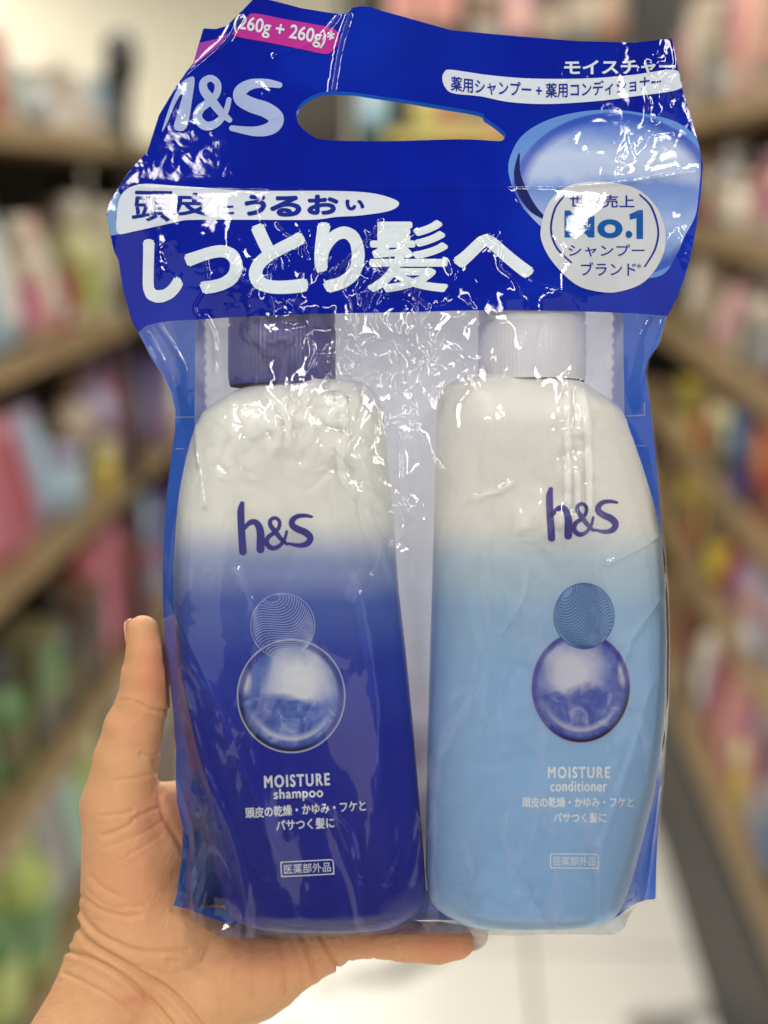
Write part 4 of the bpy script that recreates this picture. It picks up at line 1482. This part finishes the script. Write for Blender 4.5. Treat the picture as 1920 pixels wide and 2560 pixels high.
CONES = [  # (px,py,d,r) -> (px,py,d,r), blend
    ((210, 2640, 70, 150), (10, 3010, -60, 170), 40), ((300, 2445, 110, 146), (210, 2640, 70, 150), 40),
    ((470, 2520, 120, 128), (360, 2760, 60, 150), 50), ((360, 2760, 60, 150), (180, 3060, -60, 165), 40),
    ((330, 2330, 100, 131), (300, 2020, 75, 97), 30), ((300, 2445, 110, 140), (330, 2330, 100, 131), 30),
    ((300, 2015, 72, 97), (316, 1898, 52, 80), 22), ((316, 1898, 52, 80), (334, 1823, 42, 73), 20), ((334, 1823, 42, 73), (358, 1755, 34, 64), 18),
    ((358, 1755, 34, 64), (364, 1690, 26, 60), 14), ((364, 1690, 26, 60), (366, 1634, 22, 50), 14), ((366, 1634, 22, 50), (357, 1579, 24, 42), 14),
    # palm
    ((640, 2425, 120, 118), (480, 2510, 120, 128), 50), ((785, 2374, 95, 72), (640, 2425, 120, 118), 30),
    ((420, 2380, 130, 135), (620, 2250, 210, 90), 50), ((430, 2300, 140, 120), (600, 2080, 215, 78), 50), ((380, 2050, 125, 72), (590, 1985, 215, 66), 40),
    ((330, 2140, 105, 96), (540, 2090, 200, 88), 45), ((390, 2020, 96, 60), (480, 2010, 140, 62), 40),
    ((620, 2250, 215, 85), (760, 2210, 255, 62), 40), ((600, 2080, 215, 80), (740, 2060, 258, 62), 40),
    # fingers behind the bag
    ((590, 1985, 230, 62), (800, 1870, 262, 56), 24), ((800, 1870, 262, 56), (950, 1800, 262, 52), 12), ((950, 1800, 262, 52), (1070, 1770, 252, 44), 12),
    ((740, 2060, 262, 60), (930, 1980, 272, 57), 18), ((930, 1980, 272, 57), (1080, 1935, 268, 53), 12), ((1080, 1935, 268, 53), (1190, 1915, 256, 44), 12),
    ((760, 2210, 262, 58), (930, 2145, 268, 54), 18), ((930, 2145, 268, 54), (1070, 2110, 262, 50), 12), ((1070, 2110, 262, 50), (1170, 2095, 252, 43), 12),
    # little finger under the base
    ((785, 2368, 92, 66), (880, 2346, 60, 50), 26), ((880, 2346, 60, 50), (960, 2346, 38, 49), 14), ((960, 2346, 38, 49), (1010, 2352, 28, 50), 10),
    ((1010, 2352, 28, 51), (1095, 2357, 22, 51), 10), ((1095, 2357, 22, 51), (1140, 2355, 20, 45), 10),
]
HS = 8.0
bx0, bx1 = -180, 1330
lo = np.array([-1130.0, -250.0, -1790.0])
hi = np.array([280.0, 350.0, -190.0])
nx_, ny_, nz_ = [int((h - l) / HS) + 1 for l, h in zip(lo, hi)]
gxh = lo[0] + HS * np.arange(nx_, dtype=np.float32)
gyh = lo[1] + HS * np.arange(ny_, dtype=np.float32)
gzh = lo[2] + HS * np.arange(nz_, dtype=np.float32)
SD = np.full((nx_, ny_, nz_), 200.0, dtype=np.float32)
for a, b, k in CONES:
    pa, pb = HP3(*a[:3]), HP3(*b[:3])
    ra, rb = a[3], b[3]
    rm = max(ra, rb) + 90
    sl = []
    for ax, gg in enumerate((gxh, gyh, gzh)):
        i0 = np.searchsorted(gg, min(pa[ax], pb[ax]) - rm)
        i1 = np.searchsorted(gg, max(pa[ax], pb[ax]) + rm)
        sl.append(slice(i0, i1))
    Xs, Ys, Zs = np.meshgrid(gxh[sl[0]], gyh[sl[1]], gzh[sl[2]], indexing='ij')
    ba = pb - pa
    t = np.clip(((Xs - pa[0]) * ba[0] + (Ys - pa[1]) * ba[1] + (Zs - pa[2]) * ba[2]) / (ba @ ba), 0, 1)
    dd = np.sqrt((Xs - pa[0] - t * ba[0]) ** 2 + (Ys - pa[1] - t * ba[1]) ** 2 + (Zs - pa[2] - t * ba[2]) ** 2) - (ra + (rb - ra) * t)
    cur = SD[sl[0], sl[1], sl[2]]
    h = np.clip(0.5 + 0.5 * (cur - dd) / k, 0, 1)
    SD[sl[0], sl[1], sl[2]] = cur * (1 - h) + dd * h - k * h * (1 - h) * 0.8
# keep the hand out of the bag: cut by the bag's own body
Xa, Za = np.meshgrid(gxh, gzh, indexing='ij')
bxg, byg = Xa + 960, 1280 - Za
inb = inpoly(np.column_stack([bxg.ravel(), byg.ravel()]), OUT).reshape(Xa.shape)
rback = np.where(inb, grid_sample(RT, bxg.ravel(), byg.ravel()).reshape(Xa.shape) + 6, -400)
# bag occupies y in [-tf, rback]; only the rear face matters for the palm and fingers
cut = (rback[:, None, :] - gyh[None, :, None]).astype(np.float32)
SD = np.maximum(SD, np.where(inb[:, None, :], cut, -1000.0))


def surface_nets(D, origin, h):
    neg = D < 0
    nx, ny, nz = D.shape
    cnt = np.zeros((nx - 1, ny - 1, nz - 1), dtype=np.int16)
    for i in (0, 1):
        for j in (0, 1):
            for k in (0, 1):
                cnt += neg[i:nx - 1 + i, j:ny - 1 + j, k:nz - 1 + k]
    act = (cnt > 0) & (cnt < 8)
    ids = -np.ones(act.shape, dtype=np.int64)
    cells = np.argwhere(act)
    ids[act] = np.arange(len(cells))
    acc = np.zeros((len(cells), 3))
    num = np.zeros(len(cells))
    cr = [(i, j, k) for i in (0, 1) for j in (0, 1) for k in (0, 1)]
    for a in cr:
        for ax in range(3):
            if a[ax] == 1:
                continue
            b = list(a)
            b[ax] = 1
            da = D[cells[:, 0] + a[0], cells[:, 1] + a[1], cells[:, 2] + a[2]]
            db = D[cells[:, 0] + b[0], cells[:, 1] + b[1], cells[:, 2] + b[2]]
            m = (da < 0) != (db < 0)
            t = np.where(m, da / np.where(m, da - db, 1), 0)
            p = np.tile(np.array(a, float), (len(cells), 1))
            p[:, ax] += t
            acc += p * m[:, None]
            num += m
    V = origin + h * (cells + acc / num[:, None])
    F = []
    for ax in range(3):
        sh = [slice(None)] * 3
        s0, s1 = list(sh), list(sh)
        s0[ax], s1[ax] = slice(0, D.shape[ax] - 1), slice(1, D.shape[ax])
        m = neg[tuple(s0)] != neg[tuple(s1)]
        e = np.argwhere(m)
        u, w = [q for q in range(3) if q != ax]
        ok = (e[:, u] > 0) & (e[:, w] > 0) & (e[:, u] < D.shape[u] - 1) & (e[:, w] < D.shape[w] - 1)
        e = e[ok]
        q = []
        for du, dw in ((1, 1), (0, 1), (0, 0), (1, 0)):
            c = e.copy()
            c[:, u] -= du
            c[:, w] -= dw
            q.append(ids[c[:, 0], c[:, 1], c[:, 2]])
        q = np.column_stack(q)
        inside = neg[e[:, 0], e[:, 1], e[:, 2]]
        if ax == 1:
            inside = ~inside
        q[~inside] = q[~inside][:, ::-1]
        F.append(q)
    return V, np.vstack(F)


HV, HF = surface_nets(SD, lo, HS)
# relax, then refine
tmp = bpy.data.meshes.new('tmp')
tmp.from_pydata(HV.tolist(), [], HF.tolist())
to = bpy.data.objects.new('tmp', tmp)
COL.objects.link(to)
md = to.modifiers.new('s', 'SMOOTH')
md.factor, md.iterations = 0.5, 5
md2 = to.modifiers.new('d', 'SUBSURF')
md2.levels = md2.render_levels = 1
dg = bpy.context.evaluated_depsgraph_get()
hm = bpy.data.meshes.new_from_object(to.evaluated_get(dg))
bpy.data.objects.remove(to)
nv = len(hm.vertices)
hv = np.empty(nv * 3)
hm.vertices.foreach_get('co', hv)
hv = hv.reshape(-1, 3)
hn = np.empty(nv * 3)
hm.vertices.foreach_get('normal', hn)
hn = hn.reshape(-1, 3)
kx = 1 + hv[:, 1] / FPX
hpx, hpy = 960 + hv[:, 0] / kx, 1280 - hv[:, 2] / kx
facing = np.clip((-hn[:, 1] + 0.35) * 3, 0, 1)
CRS = [([(191, 2305), (208, 2338), (243, 2368), (304, 2403), (369, 2442), (417, 2472), (456, 2507), (505, 2565)], 7.0, 8), ([(165, 2377), (226, 2394), (304, 2438), (369, 2494), (425, 2555), (450, 2600)], 6, 7),
       ([(161, 2433), (217, 2459), (278, 2494), (330, 2533), (370, 2570)], 2.2, 6), ([(204, 2277), (226, 2312), (269, 2346), (330, 2373), (391, 2380), (470, 2376)], 3.6, 8),
       ([(208, 2240), (243, 2268), (295, 2286), (347, 2290)], 2.6, 7), ([(230, 2190), (262, 2222), (300, 2240)], 1.8, 7), ([(220, 2225), (255, 2256), (300, 2268), (360, 2262)], 1.6, 5),
       ([(345, 1756), (365, 1768), (382, 1775), (424, 1778)], 3.4, 5), ([(300, 1752), (312, 1748), (330, 1752)], 1.6, 4), ([(352, 1886), (375, 1888), (400, 1880)], 2.6, 5),
       ([(252, 2040), (300, 2034), (330, 2027)], 2.0, 5), ([(258, 2086), (304, 2071), (347, 2040), (395, 2020)], 2.8, 6), ([(290, 1950), (345, 1944), (395, 1930)], 1.6, 6),
       ([(262, 2120), (310, 2100), (360, 2080), (410, 2050)], 1.6, 5), ([(300, 2150), (350, 2120), (400, 2090)], 1.2, 5), ([(388, 1900), (398, 1960), (404, 2020), (440, 2090), (470, 2140)], 4, 9),
       ([(752, 2335), (762, 2360), (774, 2394), (786, 2440)], 5, 6), ([(798, 2335), (812, 2360), (829, 2392), (850, 2432)], 5.5, 6), ([(856, 2340), (866, 2370), (872, 2400)], 2.2, 6),
       ([(998, 2340), (1000, 2365), (1003, 2400)], 2.4, 6), ([(928, 2340), (930, 2370), (934, 2395)], 1.2, 5), ([(700, 2350), (712, 2400), (716, 2470)], 2.6, 9), ([(640, 2350), (636, 2420), (640, 2500)], 3.0, 14),
       ([(590, 2352), (584, 2410), (560, 2500)], 2.2, 12), ([(420, 2400), (500, 2420), (540, 2470), (560, 2540)], 2.2, 9), ([(330, 2410), (420, 2440), (480, 2500), (520, 2560)], 1.8, 6),
       ([(520, 2370), (500, 2410), (440, 2430)], 1.5, 7), ([(210, 2300), (250, 2335), (310, 2360)], 1.4, 4), ([(730, 2350), (746, 2400), (755, 2450)], 1.6, 5)]
disp = np.zeros(nv)
for pts, am, w in CRS:
    cp = catmull(pts, 5)
    jit = 4 * perlin(hpx / 23, hpy / 23, 41)
    d = dist_poly(hpx + jit, hpy + jit * .6, cp)
    am, w = am * 1.3, w * 0.85
    disp += -am * np.exp(-(d / w) ** 2) + am * 0.35 * np.exp(-((d - 2.4 * w) / (1.6 * w)) ** 2)
# pads and hollows
for x, y, rx, ry, am in [(370, 1640, 42, 60, 4), (330, 2160, 80, 120, 6), (1090, 2370, 70, 40, 3), (560, 2450, 90, 60, 4), (415, 2030, 30, 50, -6), (250, 2000, 50, 40, 3)]:
    disp += am * np.exp(-((hpx - x) / rx) ** 2 - ((hpy - y) / ry) ** 2)
lines = np.abs(perlin((hpx * .75 + hpy * .66) / 17 + 1.5 * perlin(hpx / 60, hpy / 60, 51), (hpx * .66 - hpy * .75) / 90, 52))
disp += 1.1 * np.minimum(lines * 3, 0.8) * np.clip((hpy - 2050) / 200, 0.25, 1)
disp += 0.9 * perlin(hpx / 40, hpy / 34, 43) + 0.45 * perlin(hpx / 15 + hpy / 40, hpy / 13, 44)
hv2 = hv + hn * (disp * facing)[:, None]
hf = [tuple(p.vertices) for p in hm.polygons]
bpy.data.meshes.remove(hm)


def skin_mat():
    m = NT('skin')
    co = m.coord()
    at = m.n('ShaderNodeAttribute', attribute_name='flush')
    n1 = m.noise(co, 45, 4, 0.6)
    c = m.mix(n1, lin(219, 170, 123), lin(205, 150, 109))
    c = m.mix(m.math('MULTIPLY', m.ramp(m.noise(co, 190, 3, 0.6), [(0.4, 0.0), (0.7, 1.0)]), 0.14), c, lin(196, 128, 96))
    c = m.mix(at.outputs['Fac'], c, lin(206, 122, 96))
    h1 = m.noise(co, 900, 3, 0.6)
    vo = m.n('ShaderNodeTexVoronoi', feature='DISTANCE_TO_EDGE')
    vo.inputs['Scale'].default_value = 1100
    m.l(co, vo.inputs['Vector'])
    hh = m.math('ADD', m.math('MULTIPLY', h1, 0.7), m.math('MULTIPLY', m.ramp(vo.outputs['Distance'], [(0.0, 0.0), (0.12, 1.0)]), 0.3))
    nrm = m.bump(hh, 0.6, 0.0004)
    p = m.principled(c, 0.52, nrm, Specular_IOR_Level=0.35, Subsurface_Weight=0.12, Subsurface_Scale=0.004)
    p.inputs['Subsurface Radius'].default_value = (1.0, 0.35, 0.2)
    return m.m


HAND_BASE = HP3(420, 2400, 120)
ho = mk('person', hv2, hf, skin_mat(), None, HAND_BASE, S)
ho.matrix_world = FRAME @ Matrix.Translation(Vector(HAND_BASE) * S)
tag(ho, 'bare left hand and forearm holding up the bag, thumb upright, little finger under its base', 'person')
flush = np.zeros(nv)
for x, y, rx, ry, am in [(385, 1680, 55, 90, .6), (1110, 2365, 90, 50, .6), (400, 2040, 70, 80, .5), (330, 2500, 44, 18, .5), (700, 2400, 140, 70, .4), (360, 2200, 130, 110, .3), (350, 1800, 60, 60, .3), (900, 2360, 90, 50, .3)]:
    flush = np.maximum(flush, am * np.exp(-((hpx - x) / rx) ** 2 - ((hpy - y) / ry) ** 2))
fa = ho.data.attributes.new('flush', 'FLOAT', 'POINT')
fa.data.foreach_set('value', flush.astype(np.float32))


def nail_mat(a=lin(240, 228, 212), b=lin(234, 214, 196)):
    m = NT('nail')
    m.principled(m.mix(m.noise(m.coord(), 80, 2), a, b), 0.25, Coat_Weight=0.4, Coat_Roughness=0.2)
    return m.m


def nail(axis_a, axis_b, dirv, R, half_w, mat, tip_extra):
    """curved plate round a finger's axis; dirv = where the nail faces"""
    a, b = np.array(axis_a), np.array(axis_b)
    ax = (b - a) / np.linalg.norm(b - a)
    d = np.array(dirv, float)
    d = d - ax * (d @ ax)
    d /= np.linalg.norm(d)
    s = np.cross(ax, d)
    V, F = [], []
    nu, nvv = 14, 12
    Ln = np.linalg.norm(b - a)
    for layer, rr in ((0, R), (1, R - 4)):
        for i in range(nu + 1):
            t = i / nu
            wid = half_w * (1 if t < .55 else math.sqrt(max(0.02, 1 - ((t - .55) / .45) ** 2.4)))
            for j in range(nvv + 1):
                th = wid * (-1 + 2 * j / nvv)
                r2 = rr * (1 - 0.10 * max(0, t - .5))
                V.append(a + ax * Ln * t + (d * math.cos(th) + s * math.sin(th)) * r2)
    n1 = (nu + 1) * (nvv + 1)
    idx = lambda i, j, l: l * n1 + i * (nvv + 1) + j
    for i in range(nu):
        for j in range(nvv):
            F.append((idx(i, j, 0), idx(i, j + 1, 0), idx(i + 1, j + 1, 0), idx(i + 1, j, 0)))
            F.append((idx(i, j, 1), idx(i + 1, j, 1), idx(i + 1, j + 1, 1), idx(i, j + 1, 1)))
    for i in range(nu):
        for j in (0, nvv):
            F.append((idx(i, j, 0), idx(i + 1, j, 0), idx(i + 1, j, 1), idx(i, j, 1)))
    for j in range(nvv):
        F.append((idx(nu, j, 0), idx(nu, j + 1, 0), idx(nu, j + 1, 1), idx(nu, j, 1)))
    return mk('nail', V, F, mat, ho, HAND_BASE, S)


nail(HP3(1110, 2358, 20), HP3(1222, 2354, 16), (0, 0.9, 0.15), 44, 1.0, nail_mat(), 1)
nail(HP3(366, 1640, 24), HP3(352, 1543, 26), (-0.8, 0.6, 0), 46.5, 0.8, nail_mat(lin(222, 176, 146), lin(212, 160, 130)), 1)
